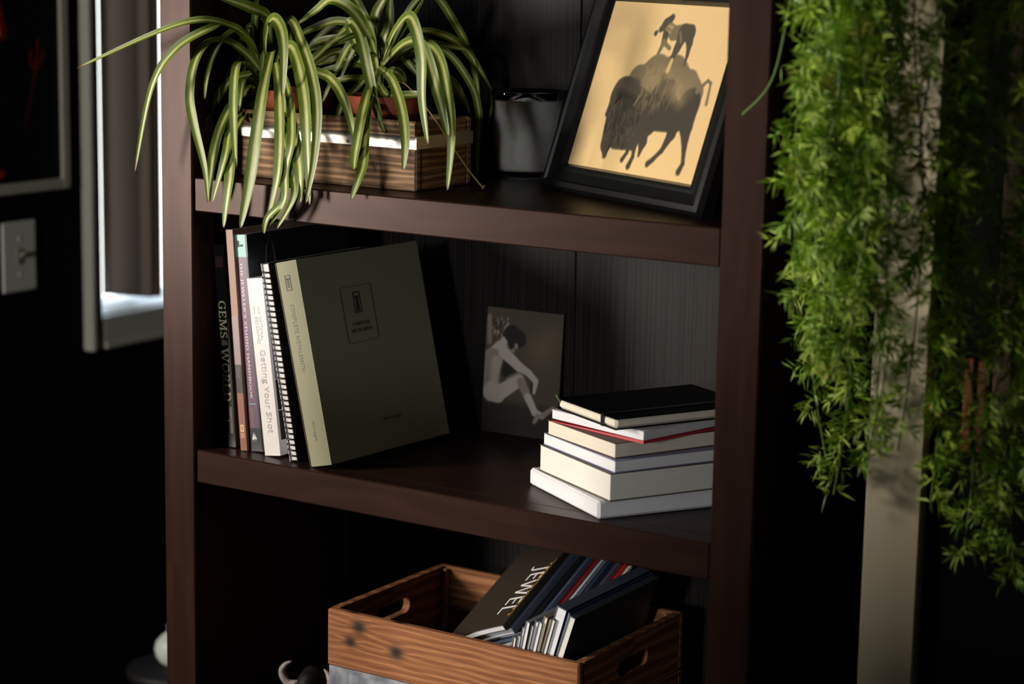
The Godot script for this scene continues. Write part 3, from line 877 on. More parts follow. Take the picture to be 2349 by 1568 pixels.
func bison_print() -> ImageTexture:
	var a := 0.794
	var p := Pic.new(420, 333, Color(0.89, 0.755, 0.53))
	var dk := Color(0.27, 0.245, 0.20)
	var md := Color(0.47, 0.415, 0.31)
	var lt := Color(0.60, 0.51, 0.36)
	# [x0 y0 r0 x1 y1 r1 tone], x in picture widths, y in picture heights
	var s := [
		[0.60, 0.46, 0.135, 0.72, 0.56, 0.125, 1], [0.48, 0.44, 0.115, 0.62, 0.52, 0.15, 1], [0.43, 0.47, 0.10, 0.46, 0.62, 0.105, 1], [0.36, 0.46, 0.075, 0.40, 0.55, 0.10, 1],
		[0.72, 0.50, 0.105, 0.79, 0.56, 0.075, 1], [0.60, 0.58, 0.12, 0.72, 0.60, 0.10, 0], [0.40, 0.62, 0.10, 0.52, 0.66, 0.09, 0],
		[0.74, 0.46, 0.075, 0.81, 0.50, 0.055, 1], [0.79, 0.56, 0.075, 0.815, 0.68, 0.045, 0], [0.815, 0.68, 0.042, 0.845, 0.80, 0.016, 0], [0.845, 0.80, 0.015, 0.866, 0.885, 0.011, 0], [0.866, 0.885, 0.012, 0.852, 0.93, 0.017, 0],
		[0.72, 0.62, 0.06, 0.725, 0.73, 0.032, 0], [0.725, 0.73, 0.030, 0.69, 0.83, 0.013, 0], [0.69, 0.83, 0.013, 0.645, 0.885, 0.011, 0], [0.648, 0.885, 0.012, 0.615, 0.915, 0.015, 0],
		[0.50, 0.70, 0.045, 0.535, 0.80, 0.03, 0], [0.535, 0.80, 0.026, 0.533, 0.875, 0.008, 0], [0.475, 0.78, 0.02, 0.492, 0.89, 0.010, 0], [0.492, 0.89, 0.011, 0.478, 0.945, 0.016, 0],
		[0.44, 0.80, 0.018, 0.440, 0.87, 0.010, 0], [0.440, 0.87, 0.010, 0.418, 0.915, 0.013, 0],
		[0.285, 0.56, 0.095, 0.30, 0.68, 0.088, 0], [0.30, 0.68, 0.088, 0.345, 0.76, 0.075, 0], [0.36, 0.66, 0.09, 0.44, 0.75, 0.075, 0], [0.255, 0.70, 0.05, 0.262, 0.84, 0.040, 0], [0.262, 0.84, 0.036, 0.275, 0.905, 0.016, 0],
		[0.33, 0.80, 0.05, 0.46, 0.80, 0.045, 0], [0.215, 0.62, 0.022, 0.20, 0.67, 0.012, 0],
	]
	for q in s:
		p.dab(q[0], q[1] * a, q[2], q[3], q[4] * a, q[5], md if q[6] else dk, 0.012)
	p.dab(0.50, 0.44 * a, 0.03, 0.74, 0.47 * a, 0.03, Color(0.62, 0.535, 0.385), 0.12, 0.55, true)
	p.dab(0.50, 0.68 * a, 0.03, 0.76, 0.66 * a, 0.03, Color(0.24, 0.22, 0.18), 0.12, 0.5, true)
	# lighter hair along the hump and flank, darker shaggy mane
	for k in 130:
		var x := rng.randf_range(0.40, 0.72)
		var y := rng.randf_range(0.34, 0.62)
		if Vector2((x - 0.52) / 0.17, (y - 0.46) / 0.13).length() < 1.0:
			p.dab(x, y * a, 0.006, x + rng.randf_range(-0.02, 0.01), y * a + rng.randf_range(0.02, 0.06), 0.004, lt, 0.012, 0.30, true)
	p.dab(0.66, 0.50 * a, 0.03, 0.72, 0.55 * a, 0.02, Color(0.70, 0.60, 0.43), 0.07, 0.5)
	p.dab(0.545, 0.42 * a, 0.012, 0.555, 0.62 * a, 0.012, dk, 0.03, 0.5)
	for k in 160:
		var x := rng.randf_range(0.21, 0.46)
		var y := rng.randf_range(0.52, 0.88)
		if Vector2((x - 0.33) / 0.13, (y - 0.70) / 0.18).length() < 1.0:
			p.dab(x, y * a, 0.005, x + rng.randf_range(-0.012, 0.012), y * a + rng.randf_range(0.01, 0.04), 0.003, Color(0.16, 0.15, 0.13) if k % 3 else Color(0.36, 0.33, 0.27), 0.008, 0.5, true)
	# cap of hair, brow and horns
	p.dab(0.255, 0.515 * a, 0.05, 0.345, 0.515 * a, 0.055, Color(0.31, 0.28, 0.225), 0.02, 0.9)
	p.dab(0.265, 0.56 * a, 0.012, 0.24, 0.60 * a, 0.006, Color(0.12, 0.11, 0.10), 0.008)
	p.dab(0.245, 0.545 * a, 0.02, 0.39, 0.57 * a, 0.014, Color(0.17, 0.155, 0.13), 0.03, 0.7)
	p.dab(0.388, 0.60 * a, 0.006, 0.408, 0.55 * a, 0.010, Color(0.44, 0.39, 0.30), 0.008)
	# tail
	p.dab(0.820, 0.480 * a, 0.014, 0.872, 0.418 * a, 0.007, md, 0.008)
	p.dab(0.872, 0.418 * a, 0.007, 0.898, 0.432 * a, 0.007, md, 0.008)
	p.dab(0.898, 0.432 * a, 0.007, 0.908, 0.545 * a, 0.009, md, 0.012)
	# small goat standing on the hump
	var g := [
		[0.485, 0.085, 0.016, 0.455, 0.125, 0.028, 0], [0.455, 0.125, 0.026, 0.425, 0.155, 0.014, 0], [0.402, 0.172, 0.007, 0.395, 0.180, 0.012, 0], [0.49, 0.15, 0.028, 0.53, 0.175, 0.030, 1],
		[0.53, 0.17, 0.03, 0.60, 0.165, 0.038, 1], [0.60, 0.165, 0.038, 0.645, 0.165, 0.036, 0], [0.645, 0.165, 0.034, 0.665, 0.225, 0.020, 0], [0.665, 0.225, 0.018, 0.673, 0.29, 0.010, 0], [0.673, 0.29, 0.009, 0.672, 0.345, 0.006, 0],
		[0.60, 0.19, 0.03, 0.585, 0.255, 0.022, 0], [0.585, 0.255, 0.022, 0.572, 0.305, 0.015, 0], [0.47, 0.17, 0.02, 0.475, 0.225, 0.018, 0], [0.475, 0.225, 0.014, 0.455, 0.30, 0.009, 1], [0.485, 0.235, 0.010, 0.53, 0.26, 0.009, 1], [0.64, 0.135, 0.012, 0.668, 0.175, 0.014, 0],
	]
	for q in g:
		p.dab(q[0], q[1] * a, q[2] * 1.08, q[3], q[4] * a, q[5] * 1.08, md if q[6] else Color(0.32, 0.29, 0.24), 0.010)
	p.dab(0.475, 0.135 * a, 0.006, 0.505, 0.140 * a, 0.010, Color(0.72, 0.60, 0.42), 0.012, 0.8)
	p.dab(0.46, 0.15 * a, 0.004, 0.50, 0.17 * a, 0.006, Color(0.74, 0.62, 0.43), 0.010, 0.7)
	p.dab(0.575, 0.165 * a, 0.006, 0.60, 0.22 * a, 0.006, Color(0.60, 0.51, 0.37), 0.012, 0.7)
	p.dab(0.572, 0.325 * a, 0.010, 0.563, 0.385 * a, 0.013, Color(0.80, 0.67, 0.46), 0.008)
	p.grain(9, 0.10, 0.42)
	return p.texture()

# ---------- books leaning on the middle shelf ----------
func book_base(called: String, label: String, x: float, z: float, yaw: float, lean: float) -> Node3D:
	var t := thing(called, label, "book", Vector3(x, Y2 + 0.0004, z), "books leaning at the window end of the middle shelf")
	t.rotation = Vector3(0, deg_to_rad(yaw), deg_to_rad(lean))
	return t

# cover of spine and two boards, pages inside
func book_body(t: Node3D, w: float, h: float, d: float, cover: Material, pages: Material, board := 0.0016, over := 0.002, round_spine := 0.0):
	var st := begin()
	st.set_smooth_group(0)
	# outer outline of the cover seen from above, then the inner one back
	var out := []
	var n := 6
	for k in n + 1:
		var u := float(k) / n
		out.append(Vector2(u * w, round_spine * sin(u * PI)))
	var outline := [Vector2(0, -d)]
	outline.append_array(out)
	outline.append(Vector2(w, -d))
	outline.append(Vector2(w - board, -d))
	outline.append(Vector2(w - board, -board))
	outline.append(Vector2(board, -board))
	outline.append(Vector2(board, -d))
	st.set_smooth_group(-1)
	for k in outline.size():
		var p: Vector2 = outline[k]
		var q: Vector2 = outline[(k + 1) % outline.size()]
		quad(st, Vector3(p.x, 0, p.y), Vector3(q.x, 0, q.y), Vector3(q.x, h, q.y), Vector3(p.x, h, p.y))
	var pg := PackedVector2Array(outline)
	var ix := Geometry2D.triangulate_polygon(pg)
	for k in range(0, ix.size(), 3):
		var a := pg[ix[k]]
		var b := pg[ix[k + 1]]
		var c := pg[ix[k + 2]]
		if (b - a).cross(c - a) > 0:
			var s := b
			b = c
			c = s
		tri(st, Vector3(a.x, h, a.y), Vector3(b.x, h, b.y), Vector3(c.x, h, c.y))
		tri(st, Vector3(a.x, 0, a.y), Vector3(c.x, 0, c.y), Vector3(b.x, 0, b.y))
	done("cover", st, cover, t)
	box_part("page_block", Vector3(board + 0.0002, over, -d + over), Vector3(w - board - 0.0002, h - over, -board - 0.0004), pages, t, 0.0004)

const DOWN := Basis(Vector3(0, -1, 0), Vector3(1, 0, 0), Vector3(0, 0, 1))
const ON_COVER := Basis(Vector3(0, 0, -1), Vector3(0, 1, 0), Vector3(1, 0, 0))

func patch(t: Node3D, called: String, at: Vector3, size: Vector2, m: Material, turn := Basis.IDENTITY):
	var st := begin()
	cbox(st, Vector3.ZERO, Vector3(size.x, size.y, 0.0004), 0.0001)
	var o := done(called, st, m, t)
	o.transform = Transform3D(turn, at)

func build_leaning_books():
	# black book with large serif lettering
	var t := book_base("book", "black book with tall cream serif lettering, nearest the window on the middle shelf", 0.0188, -0.0385, -0.96, 4.04)
	book_body(t, 0.0171, 0.2577, 0.20, mat(Color(0.06, 0.055, 0.055), 0.35), M.paper, 0.0022, 0.003)
	var sp := 0.0003
	letters(t, "GEMS", M.print_cream, Vector3(0.0085, 0.163, sp), 0.047, 0.0115, DOWN, true)
	letters(t, "OF", M.print_cream, Vector3(0.0110, 0.1335, sp), 0.006, 0.0034, DOWN, true)
	letters(t, "THE", M.print_cream, Vector3(0.0062, 0.1335, sp), 0.008, 0.0034, DOWN, true)
	letters(t, "WORLD", M.print_cream, Vector3(0.0085, 0.093, sp), 0.068, 0.0115, DOWN, true)
	patch(t, "printed_band", Vector3(0.0125, 0.035, sp), Vector2(0.0045, 0.034), tmat(mottle(16, 64, Color(0.10, 0.09, 0.08), Color(0.75, 0.72, 0.62), 51, 0.3, 0.12), 0.5))
	patch(t, "printed_band", Vector3(0.0075, 0.034, sp), Vector2(0.012, 0.002), M.print_grey)
	patch(t, "printed_band", Vector3(0.008, 0.236, sp), Vector2(0.012, 0.014), mat(Color(0.22, 0.10, 0.13), 0.5))
	# thin tan and brown paperback
	t = book_base("book", "thin paperback with a tan spine turning dark and rust brown below", 0.0482, -0.0337, 0.05, 4.74)
	book_body(t, 0.0105, 0.2792, 0.20, mat(Color(0.60, 0.47, 0.40), 0.55), M.paper, 0.0008, 0.0004)
	patch(t, "spine_print", Vector3(0.00525, 0.140, sp), Vector2(0.0104, 0.062), mat(Color(0.58, 0.49, 0.49), 0.5))
	patch(t, "spine_print", Vector3(0.00525, 0.0915, sp), Vector2(0.0104, 0.036), mat(Color(0.17, 0.145, 0.125), 0.5))
	patch(t, "spine_print", Vector3(0.00525, 0.037, sp), Vector2(0.0104, 0.073), tmat(mottle(32, 64, Color(0.42, 0.22, 0.16), Color(0.62, 0.36, 0.27), 52, 0.15, 0.02), 0.5))
	letters(t, "Over", M.print_grey, Vector3(0.00525, 0.099, sp + 0.0003), 0.014, 0.005, DOWN)
	patch(t, "publisher_mark", Vector3(0.0050, 0.0285, sp + 0.0003), Vector2(0.0060, 0.009), M.print_orange)
	letters(t, "V", mat(Color(0.50, 0.27, 0.2), 0.5), Vector3(0.0050, 0.0285, sp + 0.0006), 0.004, 0.006)
	for k in 3: patch(t, "printed_line", Vector3(0.0050, 0.0215 - 0.0022 * k, sp + 0.0003), Vector2(0.0060, 0.0009), M.print_orange)
	# purple handbook with a turquoise top
	t = book_base("book", "purple spined handbook with a turquoise top panel and white capitals", 0.0605, -0.0383, -0.84, 5.57)
	book_body(t, 0.0201, 0.2736, 0.20, mat(Color(0.105, 0.095, 0.125), 0.35), M.paper, 0.0009, 0.0004)
	patch(t, "spine_print", Vector3(0.0085, 0.1375, sp), Vector2(0.0165, 0.216), mat(Color(0.36, 0.22, 0.30), 0.4))
	patch(t, "spine_print", Vector3(0.0182, 0.1375, sp), Vector2(0.0030, 0.216), mat(Color(0.15, 0.15, 0.25), 0.4))
	patch(t, "spine_print", Vector3(0.0093, 0.2595, sp), Vector2(0.0178, 0.028), mat(Color(0.50, 0.68, 0.66), 0.4))
	patch(t, "spine_print", Vector3(0.0098, 0.0155, sp), Vector2(0.0190, 0.028), mat(Color(0.06, 0.055, 0.06), 0.4))
	letters(t, "THE JEWELER'S STUDIO HANDBOOK", M.print_white, Vector3(0.0080, 0.153, sp + 0.0003), 0.172, 0.0048, DOWN)
	letters(t, "Holschuh", M.print_grey, Vector3(0.0075, 0.043, sp + 0.0003), 0.024, 0.0036, DOWN)
	patch(t, "printed_line", Vector3(0.0095, 0.0605, sp + 0.0003), Vector2(0.011, 0.0016), mat(Color(0.42, 0.58, 0.60), 0.5))
	patch(t, "printed_figure", Vector3(0.0060, 0.262, sp + 0.0003), Vector2(0.004, 0.008), M.print_dark)
	patch(t, "printed_figure", Vector3(0.0115, 0.260, sp + 0.0003), Vector2(0.005, 0.0026), M.print_dark)
	var sail := begin()
	sail.set_smooth_group(-1)
	tri(sail, Vector3(0.0045, 0.0150, sp + 0.0006), Vector3(0.0085, 0.0150, sp + 0.0006), Vector3(0.0080, 0.0245, sp + 0.0006))
	tri(sail, Vector3(0.0092, 0.0155, sp + 0.0006), Vector3(0.0125, 0.0155, sp + 0.0006), Vector3(0.0092, 0.0222, sp + 0.0006))
	done("sail_mark", sail, M.print_white, t)
	patch(t, "printed_line", Vector3(0.0085, 0.0130, sp + 0.0003), Vector2(0.008, 0.0008), M.print_grey)
	var cover_art := begin()
	rod(cover_art, spline([Vector3(0.0203, 0.20, -0.030), Vector3(0.0203, 0.252, -0.036), Vector3(0.0203, 0.262, -0.043), Vector3(0.0203, 0.252, -0.050), Vector3(0.0203, 0.20, -0.054)], 24), [0.0009], 6)
	done("cover_print", cover_art, mat(Color(0.18, 0.12, 0.11), 0.5), t)
	# white paperback
	t = book_base("book", "white paperback with pale grey title lettering and photographs on its cover", 0.0905, -0.0298, 1.48, 7.2)
	book_body(t, 0.0241, 0.2229, 0.19, mat(Color(0.86, 0.84, 0.82), 0.5), M.paper_up, 0.0008, 0.0004)
	letters(t, "Getting Your Shot", mat(Color(0.66, 0.62, 0.62), 0.5), Vector3(0.0118, 0.081, sp), 0.104, 0.0105, DOWN)
	letters(t, "NATIONAL", mat(Color(0.70, 0.66, 0.66), 0.5), Vector3(0.0143, 0.1600, sp), 0.030, 0.0040, DOWN)
	letters(t, "GEOGRAPHIC", mat(Color(0.70, 0.66, 0.66), 0.5), Vector3(0.0085, 0.1580, sp), 0.034, 0.0040, DOWN)
	for e in [[0.0065, 0.183, 0.0007, 0.009], [0.0135, 0.183, 0.0007, 0.009], [0.0100, 0.1872, 0.0075, 0.0007], [0.0100, 0.1788, 0.0075, 0.0007]]:
		patch(t, "border_mark", Vector3(e[0], e[1], sp), Vector2(e[2], e[3]), mat(Color(0.93, 0.80, 0.66), 0.5))
	for e in [[0.171, 0.048, Color(0.14, 0.16, 0.20)], [0.121, 0.050, Color(0.46, 0.43, 0.42)], [0.076, 0.038, Color(0.07, 0.06, 0.07)], [0.0375, 0.037, Color(0.10, 0.12, 0.08)]]:
		patch(t, "cover_photograph", Vector3(0.02425, e[0], -0.095), Vector2(0.18, e[1]), mat(e[2], 0.4), ON_COVER)
	patch(t, "cover_photograph", Vector3(0.0245, 0.076, -0.02), Vector2(0.014, 0.026), tmat(mottle(16, 16, Color(0.10, 0.07, 0.06), Color(0.48, 0.32, 0.26), 54, 0.1, 0.06), 0.4), ON_COVER)
	# wire bound white notebook
	t = book_base("notebook", "white notebook with a black wire spiral between the white paperback and the olive book", 0.1355, -0.0226, -0.83, 10.8)
	box_part("front_cover", Vector3(0.0, 0.0, -0.20), Vector3(0.0012, 0.2470, 0.0), mat(Color(0.86, 0.87, 0.90), 0.5), t, 0.0004)
	box_part("page_block", Vector3(0.0014, 0.0012, -0.199), Vector3(0.0112, 0.2458, -0.002), M.paper_up, t, 0.0004)
	box_part("back_cover", Vector3(0.0114, 0.0, -0.20), Vector3(0.0130, 0.2470, 0.0), mat(Color(0.20, 0.15, 0.14), 0.5), t, 0.0004)
	var coil := begin()
	var cp := []
	var turns := 34
	for k in turns * 12 + 1:
		var w := TAU * k / 12.0
		cp.append(Vector3(0.0070 + 0.0078 * cos(w), 0.006 + 0.235 * k / (turns * 12.0), -0.0040 + 0.0078 * sin(w)))
	rod(coil, cp, [0.0011], 5)
	done("spiral_binding", coil, mat(Color(0.10, 0.07, 0.08), 0.35), t)
	# olive grey book, cover to the camera
	t = book_base("book", "large olive grey book leaning with its dark front cover facing out", 0.1731, -0.0182, -3.6, 13.37)
	var olive := mat(Color(0.535, 0.525, 0.425), 0.7, 0.3)
	book_body(t, 0.0334, 0.2530, 0.2315, olive, mat(Color(0.72, 0.80, 0.80), 0.8), 0.0014, 0.003, 0.0022)
	box_part("spine_band", Vector3(-0.0022, 0.0, -0.22), Vector3(-0.0004, 0.2530, 0.0005), mat(Color(0.16, 0.10, 0.09), 0.6), t, 0.0004)
	var ink := mat(Color(0.25, 0.235, 0.19), 0.6)
	var dark_ink := mat(Color(0.20, 0.20, 0.17), 0.6)
	var zs := 0.0022
	letters(t, "COMPLETE METALSMITH", ink, Vector3(0.0165, 0.1585, zs), 0.083, 0.0058, DOWN)
	letters(t, "McCreight", ink, Vector3(0.0170, 0.0435, zs), 0.024, 0.0052, DOWN)
	for e in [[0.0125, 0.2265, 0.0012, 0.019], [0.0205, 0.2265, 0.0012, 0.019], [0.0165, 0.2355, 0.0092, 0.0012], [0.0165, 0.2175, 0.0092, 0.0012], [0.0165, 0.2265, 0.0036, 0.012], [0.0165, 0.2315, 0.0060, 0.0014]]:
		patch(t, "spine_emblem", Vector3(e[0], e[1], zs), Vector2(e[2], e[3]), ink)
	var xs := 0.0336
	for e in [[-0.0975, 0.2095, 0.058, 0.0006], [-0.0975, 0.1395, 0.058, 0.0006], [-0.0685, 0.1745, 0.0006, 0.07], [-0.1265, 0.1745, 0.0006, 0.07]]:
		patch(t, "cover_border", Vector3(xs, e[1], e[0]), Vector2(e[2], e[3]), dark_ink, ON_COVER)
	for e in [[-0.0905, 0.1890, 0.0014, 0.025], [-0.1025, 0.1890, 0.0014, 0.025], [-0.0965, 0.2015, 0.0134, 0.0016], [-0.0965, 0.1765, 0.0134, 0.0016], [-0.0965, 0.1870, 0.0056, 0.018], [-0.0965, 0.1960, 0.009, 0.0020]]:
		patch(t, "cover_emblem", Vector3(xs, e[1], e[0]), Vector2(e[2], e[3]), dark_ink, ON_COVER)
	letters(t, "COMPLETE", dark_ink, Vector3(xs, 0.1625, -0.0975), 0.033, 0.0044, ON_COVER)
	letters(t, "METALSMITH", dark_ink, Vector3(xs, 0.1545, -0.0975), 0.038, 0.0044, ON_COVER)
	letters(t, "McCreight", dark_ink, Vector3(xs, 0.0385, -0.1260), 0.034, 0.0060, ON_COVER)

# ---------- small sepia card against the back ----------
func build_portrait_card():
	var c := thing("photo_card", "small sepia photograph card of a seated person leaning on the back panel", "photograph", Vector3(0.2235, Y2 + 0.0003, -0.3150))
	c.rotation = Vector3(deg_to_rad(-4.6), deg_to_rad(2.0), 0)
	box_part("card", Vector3(0, 0, -0.0014), Vector3(0.116, 0.1655, -0.0002), mat(Color(0.22, 0.19, 0.15), 0.6), c, 0.0003)
	var p := Pic.new(232, 331, Color(0.31, 0.265, 0.21))
	# backdrop of dim cloth, paler behind the head, dark ground
	p.dab(0.74, 0.42, 0.10, 0.82, 0.30, 0.05, Color(0.46, 0.39, 0.29), 0.40, 0.9)
	p.dab(0.0, 1.16, 0.10, 1.0, 1.18, 0.10, Color(0.17, 0.145, 0.115), 0.10)
	p.dab(0.0, 1.40, 0.16, 1.0, 1.40, 0.16, Color(0.16, 0.135, 0.11), 0.06)
	p.dab(0.03, 0.11, 0.03, 0.05, 0.40, 0.03, Color(0.60, 0.53, 0.44), 0.03, 0.8)
	for k in 46:
		var x := rng.randf_range(0.09, 0.30)
		var y := rng.randf_range(0.10, 0.30)
		p.dab(x, y, 0.008, x + rng.randf_range(-0.03, 0.03), y + rng.randf_range(0.02, 0.05), 0.006, Color(0.72, 0.66, 0.57) if k % 2 else Color(0.15, 0.12, 0.10), 0.012, 0.8)
	var skin := Color(0.74, 0.68, 0.63)
	var mid := Color(0.57, 0.51, 0.45)
	var deep := Color(0.14, 0.115, 0.09)
	# far side of the lap and the gap under the arm
	p.dab(0.30, 0.70, 0.09, 0.44, 0.78, 0.06, deep, 0.03)
	p.dab(0.34, 0.82, 0.05, 0.46, 0.74, 0.04, mid, 0.04)
	# bowed back, seat
	p.dab(0.20, 0.46, 0.090, 0.10, 0.60, 0.120, skin, 0.02)
	p.dab(0.10, 0.60, 0.132, 0.07, 0.78, 0.114, mid, 0.02)
	p.dab(0.07, 0.78, 0.114, 0.10, 0.95, 0.120, mid, 0.02)
	p.dab(0.12, 0.97, 0.120, 0.20, 1.00, 0.090, skin, 0.02)
	p.dab(0.16, 0.62, 0.072, 0.14, 0.84, 0.060, skin, 0.05, 0.7)
	# near leg: thigh, knee, shin, foot
	p.dab(0.18, 0.99, 0.096, 0.48, 0.80, 0.066, skin, 0.018)
	p.dab(0.50, 0.82, 0.060, 0.60, 0.98, 0.050, mid, 0.02)
	p.dab(0.60, 0.98, 0.048, 0.70, 1.14, 0.043, skin, 0.018)
	p.dab(0.70, 1.14, 0.043, 0.80, 1.17, 0.036, skin, 0.016)
	p.dab(0.80, 1.17, 0.034, 0.94, 1.06, 0.022, mid, 0.016)
	p.dab(0.74, 1.18, 0.034, 0.70, 1.25, 0.022, mid, 0.016)
	# arm over the knee, hand hanging down
	p.dab(0.25, 0.50, 0.072, 0.45, 0.64, 0.058, skin, 0.016)
	p.dab(0.45, 0.64, 0.055, 0.59, 0.70, 0.043, skin, 0.016)
	p.dab(0.60, 0.71, 0.041, 0.685, 0.78, 0.036, skin, 0.014)
	p.dab(0.69, 0.79, 0.034, 0.675, 0.92, 0.017, skin, 0.012)
	p.dab(0.64, 0.82, 0.012, 0.635, 0.93, 0.010, deep, 0.012, 0.8)
	# neck, face turned down, dark bobbed hair
	p.dab(0.24, 0.38, 0.054, 0.30, 0.44, 0.060, skin, 0.02)
	p.dab(0.33, 0.42, 0.054, 0.36, 0.46, 0.036, mid, 0.02)
	p.dab(0.34, 0.28, 0.102, 0.43, 0.33, 0.102, Color(0.13, 0.105, 0.085), 0.016)
	p.dab(0.34, 0.36, 0.060, 0.34, 0.42, 0.036, Color(0.13, 0.105, 0.085), 0.016)
	p.dab(0.405, 0.405, 0.022, 0.415, 0.43, 0.014, skin, 0.02, 0.8)
	p.grain(6, 0.10, 0.3)
	var st := begin()
	quad(st, Vector3(0.0006, 0.0006, 0), Vector3(0.1154, 0.0006, 0), Vector3(0.1154, 0.1649, 0), Vector3(0.0006, 0.1649, 0))
	done("print", st, tmat(p.texture(), 0.4, 0.5), c)

# ---------- stack of books ----------
func build_book_stack():
	var y := Y2 + 0.0004
	var where := "books stacked at the right end of the middle shelf"
	# near corner x, z, turn, left length, depth, thickness, cover, pages, label
	var list := [
		[0.5851, -0.0131, -31.4, 0.176, 0.215, 0.0215, Color(0.88, 0.875, 0.87), "paper_white", "white paperback at the bottom of the stack, set further out than the rest", 0.0010],
		[0.5964, -0.0179, -28.6, 0.163, 0.205, 0.0325, Color(0.36, 0.31, 0.27), "paper", "thickest book of the stack, its cream pages above the white bottom paperback", 0.0012],
		[0.5990, -0.0234, -27.5, 0.158, 0.205, 0.0145, Color(0.56, 0.56, 0.68), "paper_white", "slim white book with thin blue grey covers lying on the thickest book", 0.0010],
		[0.5943, -0.0306, -25.0, 0.140, 0.200, 0.0180, Color(0.34, 0.22, 0.18), "paper_cream", "cream paged paperback in mid stack under the book with a red cover", 0.0008],
		[0.6217, -0.0466, -14.4, 0.150, 0.190, 0.0145, Color(0.86, 0.85, 0.87), "paper_white", "white book with a red back cover jutting past the books below it", 0.0008],
		[0.5941, -0.0311, -27.3, 0.128, 0.190, 0.0135, Color(0.03, 0.03, 0.032), "paper_cream", "black notebook with an elastic band lying on top of the stack", 0.0012],
	]
	for k in list.size():
		var q = list[k]
		var t := thing("notebook" if k == 5 else "book", q[8], "notebook" if k == 5 else "book", Vector3(q[0], y, q[1]), where)
		t.rotation.y = deg_to_rad(q[2])
		var l: float = q[3]
		var d: float = q[4]
		var h: float = q[5] - 0.0002
		var b: float = q[9]
		if k == 0: b = 0.0003
		var cm := mat(q[6], 0.55 if k < 5 else 0.6, 0.4 if k < 5 else 0.2)
		var red := mat(Color(0.72, 0.20, 0.22), 0.5)
		if k != 4:
			box_part("lower_cover", Vector3(-l, 0, -d) + (Vector3(0.004, 0, 0.004) if k == 0 else Vector3.ZERO), Vector3(0, b, 0) - (Vector3(0.004, 0, 0.004) if k == 0 else Vector3.ZERO), cm, t, 0.0002 if k == 0 else 0.0004)
		else:
			# red back cover, sprung away from the pages towards the near corner
			var st := begin()
			st.set_smooth_group(-1)
			var lo := [Vector3(-l, 0.0, 0), Vector3(0, 0.0, 0), Vector3(0, 0.0, -d), Vector3(-l, 0.0, -d)]
			var hi := [Vector3(-l, 0.0008, 0), Vector3(0, 0.0034, 0), Vector3(0, 0.0016, -d), Vector3(-l, 0.0008, -d)]
			for e in 4: quad(st, lo[e], lo[(e + 1) % 4], hi[(e + 1) % 4], hi[e])
			quad(st, hi[0], hi[1], hi[2], hi[3])
			quad(st, lo[3], lo[2], lo[1], lo[0])
			done("lower_cover", st, red, t).set_meta("label", "red back cover")
			b = 0.0035
		var st2 := begin()
		var inset: float = [-0.0003, 0.0010, 0.0002, 0.0010, 0.0006, 0.0012][k]
		span(st2, Vector3(-l + inset, b if k else 0.0003, -d + inset), Vector3(-inset, h - (0.0010 if k else 0.0003), -inset), 0.0030 if k == 0 else (0.0030 if k == 5 else 0.0006))
		done("page_block", st2, M[q[7]], t)
		box_part("upper_cover", Vector3(-l, h - (0.0010 if k < 5 else 0.0014), -d) + (Vector3(0.004, 0.0009, 0.004) if k == 0 else Vector3.ZERO), Vector3(0, h, 0) - (Vector3(0.004, 0.0, 0.004) if k == 0 else Vector3.ZERO), cm, t, 0.0004)
		if k == 5:
			var el := begin()
			var ex := -0.028
			span(el, Vector3(ex - 0.003, -0.0002, -0.0002), Vector3(ex + 0.003, h + 0.0006, 0.0008), 0.0002)
			span(el, Vector3(ex - 0.003, h + 0.0001, -d), Vector3(ex + 0.003, h + 0.0008, 0.0008), 0.0002)
			done("elastic_band", el, M.black, t)
			var rb := begin()
			rod(rb, spline([Vector3(-l + 0.005, h * 0.6, -0.002), Vector3(-l + 0.003, h + 0.001, 0.001), Vector3(-l + 0.001, h + 0.004, 0.002)], 10), [0.0012], 6)
			done("ribbon", rb, mat(Color(0.35, 0.42, 0.22), 0.7), t)
		y += q[5]

# ---------- wooden crate with magazines ----------
func side_with_slot(called: String, x: float, m: Material, parent: Node3D):
	var c := CSGCombiner3D.new()
	var board := CSGBox3D.new()
	board.name = "board"
	board.size = Vector3(0.010, 0.072, 0.228)
	board.material = m
	c.add_child(board)
	var slot := CSGBox3D.new()
	slot.name = "slot"
	slot.size = Vector3(0.03, 0.020, 0.052)
	slot.position = Vector3(0, 0.004, 0)
	slot.operation = CSGShape3D.OPERATION_SUBTRACTION
	slot.material = m
	c.add_child(slot)
	for s in [-0.026, 0.026]:
		var e := CSGCylinder3D.new()
		e.name = "slot_end" if s < 0 else "slot_end_001"
		e.radius = 0.010
		e.height = 0.03
		e.sides = 24
		e.rotation = Vector3(0, 0, PI / 2)
		e.position = Vector3(0, 0.004, s)
		e.operation = CSGShape3D.OPERATION_SUBTRACTION
		e.material = m
		c.add_child(e)
	var k := 0
	for o in parent.get_children():
		if str(o.name).begins_with(called): k += 1
	c.name = called if k == 0 else "%s_%03d" % [called, k]
	c.material_override = m
	c.position = Vector3(x, -0.557, -0.146)
	parent.add_child(c, true)

